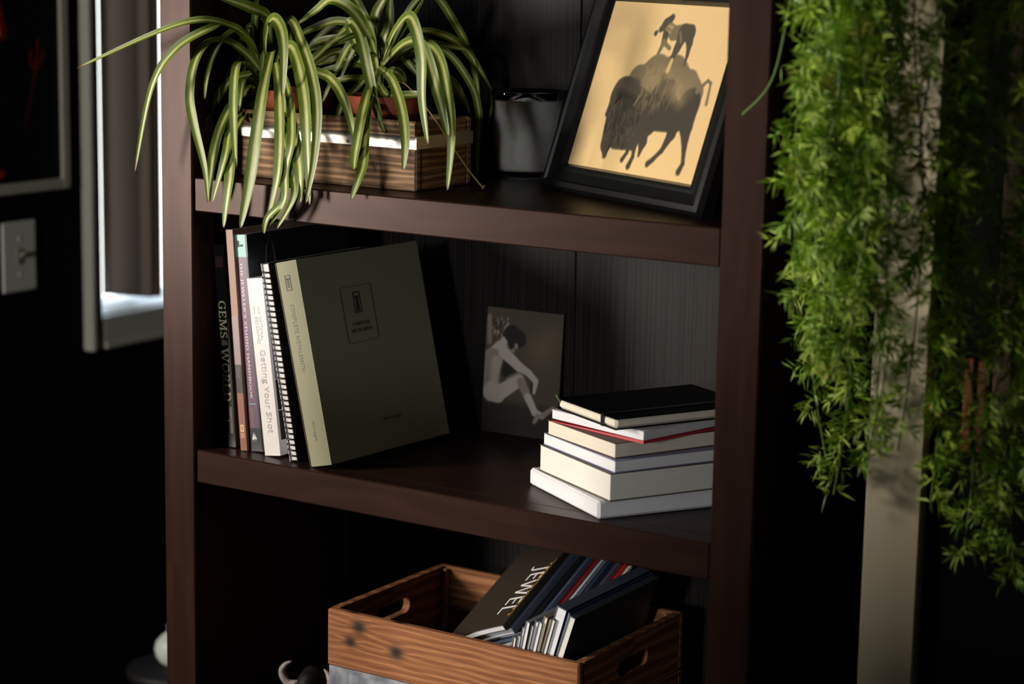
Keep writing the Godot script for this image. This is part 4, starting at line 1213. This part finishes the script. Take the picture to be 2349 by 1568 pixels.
func build_crate():
	var c := thing("wooden_crate", "knotty reddish wooden crate with a grey front panel, filled with magazines", "crate")
	var x0 := 0.196
	var x1 := 0.5605
	var zf := -0.0205
	var zb := -0.271
	var top := -0.5208
	var mid := -0.5935
	var low := -0.6885
	var wood_t := wood(512, 256, Color(0.40, 0.24, 0.14), Color(0.68, 0.46, 0.295), 61, 0.42, false, [], 0.40, 5.0)
	var cedar := tmat(wood_t, 0.7, 0.35, Vector3(2.2, 4.0, 2.2))
	var front := tmat(wood(768, 150, Color(0.48, 0.29, 0.17), Color(0.70, 0.475, 0.31), 67, 0.40, false, [[0.135, 0.22, 0.024], [0.100, 0.50, 0.020], [0.29, 0.50, 0.024], [0.70, 0.95, 0.014]], 0.40, 4.0), 0.7, 0.35)
	front.uv1_scale = Vector3(1.0 / 0.366, 1.0 / 0.075, 1)
	front.uv1_offset = Vector3(0.5, 0.5, 0)
	box_part("front_plank", Vector3(x0, mid, zf - 0.011), Vector3(x1, top, zf), front, c, 0.0022)
	box_part("back_plank", Vector3(x0, mid, zb), Vector3(x1, top, zb + 0.011), cedar, c, 0.0022)
	box_part("back_plank", Vector3(x0, low, zb), Vector3(x1, mid - 0.001, zb + 0.011), cedar, c, 0.0022)
	side_with_slot("side_plank", x0 + 0.0052, cedar, c)
	side_with_slot("side_plank", x1 - 0.0052, cedar, c)
	box_part("lower_side_plank", Vector3(x0, low, zb + 0.0115), Vector3(x0 + 0.010, mid - 0.001, zf - 0.0115), cedar, c, 0.0015)
	box_part("lower_side_plank", Vector3(x1 - 0.010, low, zb + 0.0115), Vector3(x1, mid - 0.001, zf - 0.0115), cedar, c, 0.0015)
	box_part("chalk_panel", Vector3(x0 + 0.0012, low, zf - 0.011), Vector3(x1 - 0.0012, mid - 0.0006, zf - 0.0022), tmat(mottle(256, 128, Color(0.42, 0.435, 0.47), Color(0.62, 0.635, 0.665), 63, 0.03, 0.03, 1.2), 0.8, 0.3, Vector3(5, 5, 5)), c, 0.0008)
	box_part("base_board", Vector3(x0 + 0.0103, low, zb + 0.0115), Vector3(x1 - 0.0103, low + 0.006, zf - 0.0115), cedar, c, 0.0008)
	for px in [x0 + 0.0105, x1 - 0.0185]:
		for pz in [zb + 0.0113, zf - 0.0195]:
			box_part("corner_post", Vector3(px, low + 0.0062, pz), Vector3(px + 0.008, top - (0.002 if pz < -0.1 else 0.012), pz + 0.008), tmat(wood(64, 64, Color(0.60, 0.46, 0.33), Color(0.76, 0.60, 0.44), 65, 0.5), 0.8, 0.3, Vector3(8, 8, 8)), c, 0.0012)

# one limp magazine: a thin slab in the frame (along, across, down), bent a little across
func slab(called: String, label: String, o: Vector3, along: Vector3, across: Vector3, l: float, w: float, t: float, cover: Material, edge: Material, bend := 0.0) -> Node3D:
	var g := thing(called, label, called, o, "magazines in the wooden crate")
	var dn := across.cross(along).normalized()
	if dn.y > 0 and absf(dn.y) > 0.4: dn = -dn
	var n := 8
	for part in 4:
		var st := begin()
		st.set_smooth_group(-1)
		var d0: float = [0.0, 0.0006, t - 0.0004, 0.0][part]
		var d1: float = [0.0005, t - 0.0005, t, t][part]
		var ins := 0.0 if part != 1 else 0.0012
		var rows := []
		for i in n + 1:
			var f: float = lerp(ins, w - ins, float(i) / n) if part < 3 else lerp(-0.0006, 0.0008, float(i) / n)
			var b: Vector3 = dn * (bend * (f / w) * (f / w))
			var p: Vector3 = across * f + b
			rows.append([p + along * ins + dn * d0, p + along * (l - ins) + dn * d0, p + along * (l - ins) + dn * d1, p + along * ins + dn * d1])
		for i in n:
			for e in 4:
				var e2 := (e + 1) % 4
				quad(st, rows[i][e], rows[i][e2], rows[i + 1][e2], rows[i + 1][e])
		quad(st, rows[0][3], rows[0][2], rows[0][1], rows[0][0])
		quad(st, rows[n][0], rows[n][1], rows[n][2], rows[n][3])
		done(["front_cover", "pages", "back_cover", "spine"][part], st, edge if part == 1 else cover, g)
	return g

func build_magazines():
	# limp pile leaning far over to the right, tilted up towards the back: top edges show as bands
	var along := Vector3(0.0, 0.40, -0.917).normalized()
	var across := Vector3(-0.91, -0.40, 0.0)
	across = (across - along * across.dot(along)).normalized()
	var dn := across.cross(along).normalized()
	if dn.y > 0: dn = -dn
	var o := Vector3(0.4345, -0.5055, -0.052)
	var pile := [
		[Color(0.20, 0.165, 0.135), 0.0085, "magazine with a dark brown cover and white slanted lettering, topmost of the leaning pile"],
		[Color(0.30, 0.33, 0.40), 0.0095, "slate blue magazine right under the lettered brown one"],
		[Color(0.14, 0.14, 0.145), 0.0050, "black magazine between the two bluish ones of the leaning pile"],
		[Color(0.29, 0.34, 0.42), 0.0075, "blue magazine lying under the black one"],
		[Color(0.62, 0.08, 0.12), 0.0032, "thin magazine with a crimson edge"],
		[Color(0.58, 0.64, 0.66), 0.0055, "pale blue grey magazine next to the crimson edged one"],
		[Color(0.16, 0.20, 0.30), 0.0070, "navy magazine under the pale blue grey one"],
		[Color(0.33, 0.35, 0.40), 0.0060, "charcoal magazine deep in the leaning pile"],
		[Color(0.75, 0.12, 0.12), 0.0036, "magazine with a bright red edge near the end of the pile"],
		[Color(0.74, 0.72, 0.64), 0.0035, "cream edged magazine, last of the leaning pile"],
	]
	var d := 0.0
	for k in pile.size():
		var q = pile[k]
		var cm := mat(q[0], 0.42)
		var pg: Material = M.paper_white
		var at := o + dn * d - across * (0.006 * k) + along * (0.004 * (k % 3))
		var g := slab("magazine", q[2], at, along, across, 0.185 - 0.003 * (k % 4), 0.110, q[1] - 0.0004, cm, pg, 0.010)
		if k == 0:
			var b := Basis(-along, -across, -dn)
			var lift := func(f: float) -> Vector3: return across * f + dn * (0.010 * (f / 0.11) * (f / 0.11)) - dn * 0.0004
			letters(g, "JEWEL", M.print_white, lift.call(0.0205) + along * 0.076, 0.098, 0.032, b)
			# gold script along the top edge, too small to read: a looping line
			var loops := []
			for e in 121:
				var w := TAU * e / 12.0
				loops.append(lift.call(0.0030 + 0.0030 * sin(w)) + along * (0.018 + 0.00095 * e + 0.0035 * cos(w)) - dn * 0.0003)
			var gst := begin()
			rod(gst, loops, [0.0005], 4)
			done("gold_script", gst, M.gold, g)
		d += q[1]
	# upright booklets filed front to back, pale fore edges to the room
	var tones := ["paper_cream", "paper_white", "paper_white", "paper_white", "paper", "paper_white", "paper_white", "paper_cream", "paper_cream", "paper", "paper_white", "paper_white", "paper"]
	var widths := [0.005, 0.005, 0.0065, 0.006, 0.004, 0.006, 0.006, 0.006, 0.005, 0.0055, 0.014, 0.003, 0.009]
	var tops := [-0.510, -0.508, -0.497, -0.488, -0.492, -0.486, -0.485, -0.478, -0.481, -0.478, -0.462, -0.468, -0.470]
	var covers := [Color(0.42, 0.41, 0.42), Color(0.50, 0.49, 0.50), Color(0.36, 0.36, 0.38), Color(0.54, 0.54, 0.56), Color(0.40, 0.39, 0.40), Color(0.34, 0.36, 0.42), Color(0.46, 0.46, 0.49), Color(0.56, 0.49, 0.42), Color(0.66, 0.52, 0.36), Color(0.28, 0.26, 0.26), Color(0.36, 0.39, 0.45), Color(0.24, 0.25, 0.45), Color(0.30, 0.34, 0.38)]
	var said := ["cream", "narrow white", "white", "grey white", "thin ivory", "white, slightly taller", "pale grey", "cream, taller", "tan", "ivory, dark covered", "thickest white", "blue lined", "cream, last on the right"]
	var x := 0.451
	for k in tones.size():
		var lean := 0.16 + 0.012 * k
		var up := Vector3(sin(lean), cos(lean), 0)
		var y0 := -0.655
		var h: float = (tops[k] - y0) / cos(lean)
		var top := Vector3(x + 0.010, tops[k], -0.0335 - 0.0015 * (k % 3))
		var g := slab("booklet", "booklet with %s fore edge, filed upright in the crate" % said[k], top, Vector3(0, 0.01, -1).normalized(), -up, 0.195, h, widths[k] - 0.0003, mat(covers[k], 0.45), M[tones[k]], 0.0)
		x += widths[k] + 0.0004

# ---------- bull figurine beside the crate ----------
func blob(caps: Array, k: float, cell: float) -> SurfaceTool:
	var lo := Vector3(1e9, 1e9, 1e9)
	var hi := -lo
	for c in caps:
		for e in [0, 1]:
			var r: float = c[2 + e] + k + cell * 2
			lo = lo.min(c[e] - Vector3.ONE * r)
			hi = hi.max(c[e] + Vector3.ONE * r)
	var n := Vector3i(((hi - lo) / cell).ceil()) + Vector3i.ONE
	var f := PackedFloat32Array()
	f.resize(n.x * n.y * n.z)
	for z in n.z:
		for y in n.y:
			for x in n.x:
				var p := lo + Vector3(x, y, z) * cell
				var s := 1e9
				for c in caps:
					var a: Vector3 = c[0]
					var v: Vector3 = c[1] - a
					var t := clampf((p - a).dot(v) / maxf(v.length_squared(), 1e-12), 0.0, 1.0)
					var d: float = (p - a - v * t).length() - lerpf(c[2], c[3], t)
					var h := clampf(0.5 + 0.5 * (s - d) / k, 0.0, 1.0)
					s = lerpf(s, d, h) - k * h * (1.0 - h) if s < 1e8 else d
				f[(z * n.y + y) * n.x + x] = s
	var at := func(x: int, y: int, z: int) -> float: return f[(z * n.y + y) * n.x + x]
	var verts := {}
	for z in n.z - 1:
		for y in n.y - 1:
			for x in n.x - 1:
				var sum := Vector3.ZERO
				var hits := 0
				for e in 12:
					var axis := e / 4
					var b0 := e % 2
					var b1 := (e / 2) % 2
					var c0 := Vector3i(x, y, z)
					c0[(axis + 1) % 3] += b0
					c0[(axis + 2) % 3] += b1
					var c1 := c0
					c1[axis] += 1
					var fa := f[(c0.z * n.y + c0.y) * n.x + c0.x]
					var fb := f[(c1.z * n.y + c1.y) * n.x + c1.x]
					if (fa < 0) != (fb < 0):
						sum += Vector3(c0).lerp(Vector3(c1), fa / (fa - fb))
						hits += 1
				if hits: verts[Vector3i(x, y, z)] = lo + sum / hits * cell
	var st := begin()
	st.set_smooth_group(0)
	for z in range(1, n.z - 1):
		for y in range(1, n.y - 1):
			for x in range(1, n.x - 1):
				var fa := f[(z * n.y + y) * n.x + x]
				for axis in 3:
					var c1 := Vector3i(x, y, z)
					c1[axis] += 1
					var fb := f[(c1.z * n.y + c1.y) * n.x + c1.x]
					if (fa < 0) == (fb < 0): continue
					var u := Vector3i.ZERO
					var w := Vector3i.ZERO
					u[(axis + 1) % 3] = 1
					w[(axis + 2) % 3] = 1
					var c := Vector3i(x, y, z)
					var q := [verts[c - u - w], verts[c - w], verts[c], verts[c - u]]
					if fa < 0: quad(st, q[0], q[1], q[2], q[3])
					else: quad(st, q[3], q[2], q[1], q[0])
	return st

func build_bull():
	var b := thing("bull_figurine", "small dark bull figurine with pale curved horns beside the crate", "figurine", Vector3(0.010, 0, 0))
	var y := -0.6885
	var caps := [
		[Vector3(0.119, -0.662, -0.110), Vector3(0.128, -0.660, -0.165), 0.021, 0.019], [Vector3(0.118, -0.651, -0.098), Vector3(0.118, -0.655, -0.115), 0.019, 0.022],
		[Vector3(0.1175, -0.6435, -0.080), Vector3(0.1175, -0.645, -0.074), 0.0185, 0.0165], [Vector3(0.1170, -0.652, -0.066), Vector3(0.1165, -0.660, -0.054), 0.0125, 0.0100],
		[Vector3(0.101, -0.647, -0.077), Vector3(0.092, -0.654, -0.076), 0.0055, 0.0035], [Vector3(0.134, -0.647, -0.077), Vector3(0.143, -0.654, -0.076), 0.0055, 0.0035],
	]
	for lx in [0.108, 0.131]:
		for lz in [-0.108, -0.165]:
			caps.append([Vector3(lx, -0.668, lz), Vector3(lx, -0.678, lz + 0.003), 0.010, 0.006])
			caps.append([Vector3(lx, -0.678, lz + 0.003), Vector3(lx, y + 0.005, lz), 0.006, 0.005])
	done("body", blob(caps, 0.006, 0.003), mat(Color(0.055, 0.042, 0.038), 0.6, 0.3), b)
	for s in [-1.0, 1.0]:
		var st := begin()
		var h := []
		for p in [Vector3(-0.012, -0.650, -0.073), Vector3(-0.030, -0.651, -0.068), Vector3(-0.0395, -0.638, -0.066), Vector3(-0.035, -0.627, -0.067), Vector3(-0.0265, -0.6215, -0.069)]:
			h.append(Vector3(0.1175 - p.x * s * -1.0 if s > 0 else 0.1175 + p.x, p.y, p.z) if s < 0 else Vector3(0.1175 - p.x, p.y, p.z))
		rod(st, spline(h, 20), [0.0050, 0.0052, 0.0054, 0.0055, 0.0055, 0.0055, 0.0055, 0.0054, 0.0053, 0.0051, 0.0049, 0.0047, 0.0044, 0.0041, 0.0037, 0.0033, 0.0029, 0.0024, 0.0019, 0.0014, 0.0007], 10)
		done("horn", st, tmat(mottle(32, 32, Color(0.42, 0.38, 0.37), Color(0.72, 0.68, 0.66), 71, 0.25, 0.25), 0.5, 0.4, Vector3(30, 30, 30)), b)
		var eye := begin()
		lathe(eye, [Vector2(0, -0.002), Vector2(0.0017, -0.001), Vector2(0.0017, 0.001), Vector2(0, 0.002)], Vector3(0.1175 + s * 0.0145, -0.647, -0.0620), 10)
		done("eye", eye, mat(Color(0.25, 0.22, 0.20), 0.15), b)
	var nose := begin()
	cbox(nose, Vector3(0.1165, -0.6600, -0.0450), Vector3(0.013, 0.008, 0.004), 0.0018, Basis(Vector3.RIGHT, 0.5))
	done("muzzle", nose, mat(Color(0.22, 0.17, 0.16), 0.6), b)

# ---------- white vase on a dark stand between bookcase and left wall ----------
func build_vase():
	var at := Vector3(-0.458, -0.8475, -0.468)
	var s := thing("plant_stand", "slim dark wooden plant stand behind the left post of the bookcase", "plant stand", Vector3(at.x, FLOOR, at.z))
	var h := -0.8480 - FLOOR
	var dark := mat(Color(0.07, 0.055, 0.05), 0.6)
	var st := begin()
	lathe(st, [Vector2(0, h - 0.018), Vector2(0.07, h - 0.018), Vector2(0.073, h - 0.014), Vector2(0.073, h - 0.004), Vector2(0.070, h), Vector2(0, h)], Vector3.ZERO, 40)
	done("top", st, dark, s)
	for k in 3:
		var w := TAU * k / 3.0 + 0.4
		st = begin()
		rod(st, [Vector3(cos(w) * 0.045, h - 0.0185, sin(w) * 0.045), Vector3(cos(w) * 0.085, 0.002, sin(w) * 0.085)], [0.009, 0.007], 12)
		done("leg", st, dark, s)
	var v := thing("bud_vase", "little white rounded ceramic vase half hidden behind the left post", "vase", at)
	st = begin()
	lathe(st, [Vector2(0, 0), Vector2(0.012, 0), Vector2(0.020, 0.006), Vector2(0.0265, 0.016), Vector2(0.029, 0.028), Vector2(0.026, 0.040), Vector2(0.018, 0.049), Vector2(0.010, 0.055), Vector2(0.008, 0.060), Vector2(0.0095, 0.066), Vector2(0.0075, 0.066), Vector2(0.006, 0.058), Vector2(0.0, 0.045)], Vector3.ZERO, 40)
	done("body", st, mat(Color(0.86, 0.88, 0.83), 0.35), v)

# ---------- hanging asparagus fern ----------
func build_fern():
	var f := thing("hanging_fern", "trailing asparagus fern hanging in front of the cream wall strip", "house plant", Vector3(0.995, 0.30, 0.062))
	var st := begin()
	lathe(st, [Vector2(0, 0), Vector2(0.060, 0), Vector2(0.064, 0.003), Vector2(0.083, 0.095), Vector2(0.088, 0.097), Vector2(0.089, 0.112), Vector2(0.085, 0.113), Vector2(0.081, 0.100), Vector2(0.05, 0.102), Vector2(0, 0.104)], Vector3.ZERO, 40)
	done("pot", st, M.terracotta, f)
	var top := CEIL - 0.30
	for k in 3:
		var w := TAU * k / 3.0 + 0.5
		st = begin()
		rod(st, [Vector3(cos(w) * 0.0885, 0.105, sin(w) * 0.0885), Vector3(0, top - 0.05, 0)], [0.0012], 6)
		done("cord", st, M.runner, f)
	st = begin()
	rod(st, [Vector3(0, top - 0.055, 0), Vector3(0, top, 0)], [0.003, 0.004], 8)
	done("ceiling_hook", st, M.metal, f)
	# strands: [end x, end z, end y, thickness of growth]
	var ends := []
	for q in [[0.886, 0.095, 0.04], [0.866, 0.080, -0.05], [0.888, 0.078, -0.12], [0.894, 0.105, -0.02], [0.904, 0.085, -0.13], [0.918, 0.070, -0.16], [0.900, 0.095, -0.10], [0.892, 0.090, 0.07], [0.914, 0.100, -0.12], [0.878, 0.085, 0.0], [0.898, 0.075, 0.02], [0.914, 0.08, -0.06], 
		[0.930, 0.105, -0.05], [0.940, 0.055, -0.19], [0.964, 0.045, -0.20], [0.928, 0.035, -0.22], [0.945, 0.095, 0.0], [0.955, 0.070, -0.06],
		[0.985, 0.035, -0.16], [1.000, 0.040, -0.25], [0.992, 0.055, -0.08], [1.020, -0.005, -0.31], [1.030, 0.010, -0.20], [1.045, -0.010, -0.28], [1.060, 0.000, -0.24], [1.075, -0.005, -0.33], [1.090, 0.010, -0.22], [1.110, 0.000, -0.30], [1.050, 0.010, -0.10], [1.120, 0.01, -0.14],
		[0.858, -0.020, -0.24], [0.872, -0.010, -0.27]]:
		ends.append(Vector3(q[0], q[2], q[1]))
	for e in ends:
		var a := atan2(e.z - 0.062, e.x - 0.995) + rng.randf_range(-0.3, 0.3)
		var rim := Vector3(0.995 + cos(a) * 0.055, 0.405, 0.062 + sin(a) * 0.055)
		var over := Vector3(lerpf(rim.x, e.x, 0.6), 0.43 + rng.randf() * 0.02, lerpf(rim.z, e.z, 0.6))
		over.z = maxf(over.z, -0.01)
		var j := 0.026
		var pts := [rim, over, Vector3(e.x + rng.randf_range(-j, j) * 0.6, lerpf(0.40, e.y, 0.28), e.z + rng.randf_range(-j, j) * 0.5), Vector3(e.x + rng.randf_range(-j, j), lerpf(0.40, e.y, 0.55), e.z + rng.randf_range(-j, j) * 0.5), Vector3(e.x + rng.randf_range(-j, j), lerpf(0.40, e.y, 0.8), e.z), e]
		strand(f, pts)
	# one long stray shoot across the post
	strand(f, [Vector3(0.95, 0.405, 0.06), Vector3(0.89, 0.40, 0.085), Vector3(0.845, 0.26, 0.075), Vector3(0.815, 0.165, 0.055), Vector3(0.772, 0.124, 0.035)], 0.12)

func strand(f: Node3D, pts: Array, thick := 1.0):
	var length := 0.0
	for i in pts.size() - 1: length += pts[i].distance_to(pts[i + 1])
	var n := int(length / 0.008)
	var s := spline(pts, n)
	for i in s.size(): s[i] -= f.position
	var st := begin()
	rod(st, s, [0.0011], 5)
	var V := PackedVector3Array()
	var C := PackedColorArray()
	var tone := rng.randf_range(0.75, 1.15)
	for i in range(4, n):
		var t: Vector3 = (s[mini(i + 1, n)] - s[i - 1]).normalized()
		var left := float(n - i) / n
		if rng.randf() > 0.86 * thick: continue
		var w := rng.randf() * TAU
		var side := (t.cross(Vector3(cos(w), 0.2, sin(w)))).normalized()
		if f.position.z + s[i].z + side.z * 0.05 < -0.035: side.z = absf(side.z)
		var dir := (side + t * rng.randf_range(-0.1, 0.5) + Vector3(0, -0.1, 0)).normalized()
		var l := rng.randf_range(0.014, 0.042) * (0.5 + 0.5 * minf(left * 3.0, 1.0)) * (0.5 + 0.5 * thick)
		var p: Vector3 = s[i]
		var c1 := Color(0.20, 0.38, 0.025).lerp(Color(0.46, 0.60, 0.07), rng.randf()) * tone
		if rng.randf() < 0.02: c1 = Color(0.50, 0.36, 0.07)
		for k in int(l / 0.0042):
			dir = (dir + Vector3(0, -0.05, 0)).normalized()
			p += dir * 0.0042
			if p.z + f.position.z < -0.036: break
			var c0 := c1 * rng.randf_range(0.8, 1.2)
			c0.a = 1.0
			var x := dir.cross(Vector3(0.2, 0.9, 0.35)).normalized()
			var y := x.cross(dir)
			for q in 3:
				var ang := rng.randf() * TAU
				var nd := (x * cos(ang) + y * sin(ang) + dir * rng.randf_range(0.3, 1.1)).normalized()
				var nl := rng.randf_range(0.011, 0.022)
				if p.z + nd.z * nl + f.position.z < -0.043: continue
				var sd := nd.cross(dir).normalized() * 0.0013
				var up := sd.cross(nd).normalized()
				var h := p + nd * nl * 0.5
				var tip := p + nd * nl + Vector3(0, -0.0010, 0)
				var mt := h + up * 0.0006
				for v in [p, mt, h - sd, p, h + sd, mt, h - sd, mt, tip, mt, h + sd, tip]:
					V.append(v)
					C.append(c0)
	var stem := done("stem", st, M.fern_stem, f)
	if V.size():
		var arr := []
		arr.resize(Mesh.ARRAY_MAX)
		arr[Mesh.ARRAY_VERTEX] = V
		arr[Mesh.ARRAY_COLOR] = C
		var am := ArrayMesh.new()
		am.add_surface_from_arrays(Mesh.PRIMITIVE_TRIANGLES, arr)
		var o := put("needles", am, M.fern, stem)
		o.set_meta("kind", "stuff")

# ---------- boards on the dark wall behind the fern ----------
func build_wall_boards():
	var a := thing("wall_plaque", "short orange brown wooden plaque hung on the dark wall behind the fern", "plaque", Vector3(1.005, -0.165, -0.0535))
	var st := begin()
	cbox(st, Vector3(-0.0062, 0, 0), Vector3(0.0112, 0.098, 0.0125), 0.002)
	done("board", st, tmat(wood(64, 128, Color(0.40, 0.20, 0.07), Color(0.56, 0.30, 0.12), 81, 0.4, true), 0.6, 0.4, Vector3(12, 6, 12)), a)
	st = begin()
	cbox(st, Vector3(0.0062, 0, -0.0015), Vector3(0.0125, 0.096, 0.009), 0.002)
	done("board", st, tmat(wood(64, 128, Color(0.30, 0.15, 0.055), Color(0.42, 0.22, 0.09), 82, 0.4, true), 0.6, 0.4, Vector3(12, 6, 12)), a)
	st = begin()
	cbox(st, Vector3(0.003, 0.002, 0.0032), Vector3(0.0025, 0.016, 0.001), 0.0003)
	done("slot", st, M.black, a)
	var b := thing("wall_board", "tall weathered grey brown board on the dark wall at the edge of the view", "board", Vector3(1.0545, 0.06, -0.053))
	var tones := [Color(0.34, 0.26, 0.22), Color(0.29, 0.22, 0.19), Color(0.36, 0.28, 0.24)]
	for k in 3:
		st = begin()
		cbox(st, Vector3(-0.0205 + 0.0205 * k, 0.0, 0), Vector3(0.0198, 0.483 - 0.004 * k, 0.0125), 0.0016)
		done("plank", st, tmat(wood(64, 256, tones[k].darkened(0.3), tones[k], 84 + k, 0.5, true), 0.8, 0.3, Vector3(10, 3, 10)), b)

# ---------- dark high-backed chair, added outside the view to shade the lower right ----------
func build_shade_chair():
	var c := thing("shade_chair", "dark high backed chair added out of view to shade the lower right", "shade_chair", Vector3(0.182, FLOOR, 0.630))
	c.rotation.y = deg_to_rad(-46.0)
	var cloth := mat(Color(0.10, 0.09, 0.085), 0.95, 0.2)
	var top := -0.135 - FLOOR
	# local x runs along the back, local -z points to the window side
	box_part("back", Vector3(-0.235, 0.40, -0.05), Vector3(0.235, top, 0.03), cloth, c, 0.025)
	box_part("seat", Vector3(-0.235, 0.26, 0.031), Vector3(0.235, 0.42, 0.40), cloth, c, 0.03)
	for s in [-1.0, 1.0]:
		for z in [-0.02, 0.36]:
			var st := begin()
			rod(st, [Vector3(s * 0.20, 0.261 if z > 0 else 0.401, z), Vector3(s * 0.20, 0.002, z)], [0.02, 0.014], 10)
			done("leg", st, M.floor, c)

# ---------- tall unseen cabinet, added to keep the light of window 3 off the wall strip and the fern ----------
func build_shade_cupboard():
	var c := thing("shade_cupboard", "tall dark cabinet added behind the camera to block fill light", "shade_cupboard", Vector3(1.335, FLOOR, 2.70))
	var m := mat(Color(0.09, 0.085, 0.08), 0.8, 0.3)
	box_part("body", Vector3(-0.46, 0.0, -0.2), Vector3(0.46, 2.1, 0.2), m, c, 0.004)
	for s in [-1.0, 1.0]:
		box_part("door", Vector3(-0.455 if s < 0 else 0.002, 0.08, -0.22), Vector3(-0.002 if s < 0 else 0.455, 2.08, -0.2005), m, c, 0.004)
		var st := begin()
		lathe(st, [Vector2(0, 0), Vector2(0.006, 0), Vector2(0.006, 0.012), Vector2(0.014, 0.018), Vector2(0.012, 0.026), Vector2(0, 0.028)], Vector3.ZERO, 20)
		var k := done("knob", st, M.metal, c)
		k.transform = Transform3D(Basis(Vector3.RIGHT, -PI / 2), Vector3(s * 0.04, 1.0, -0.2205))
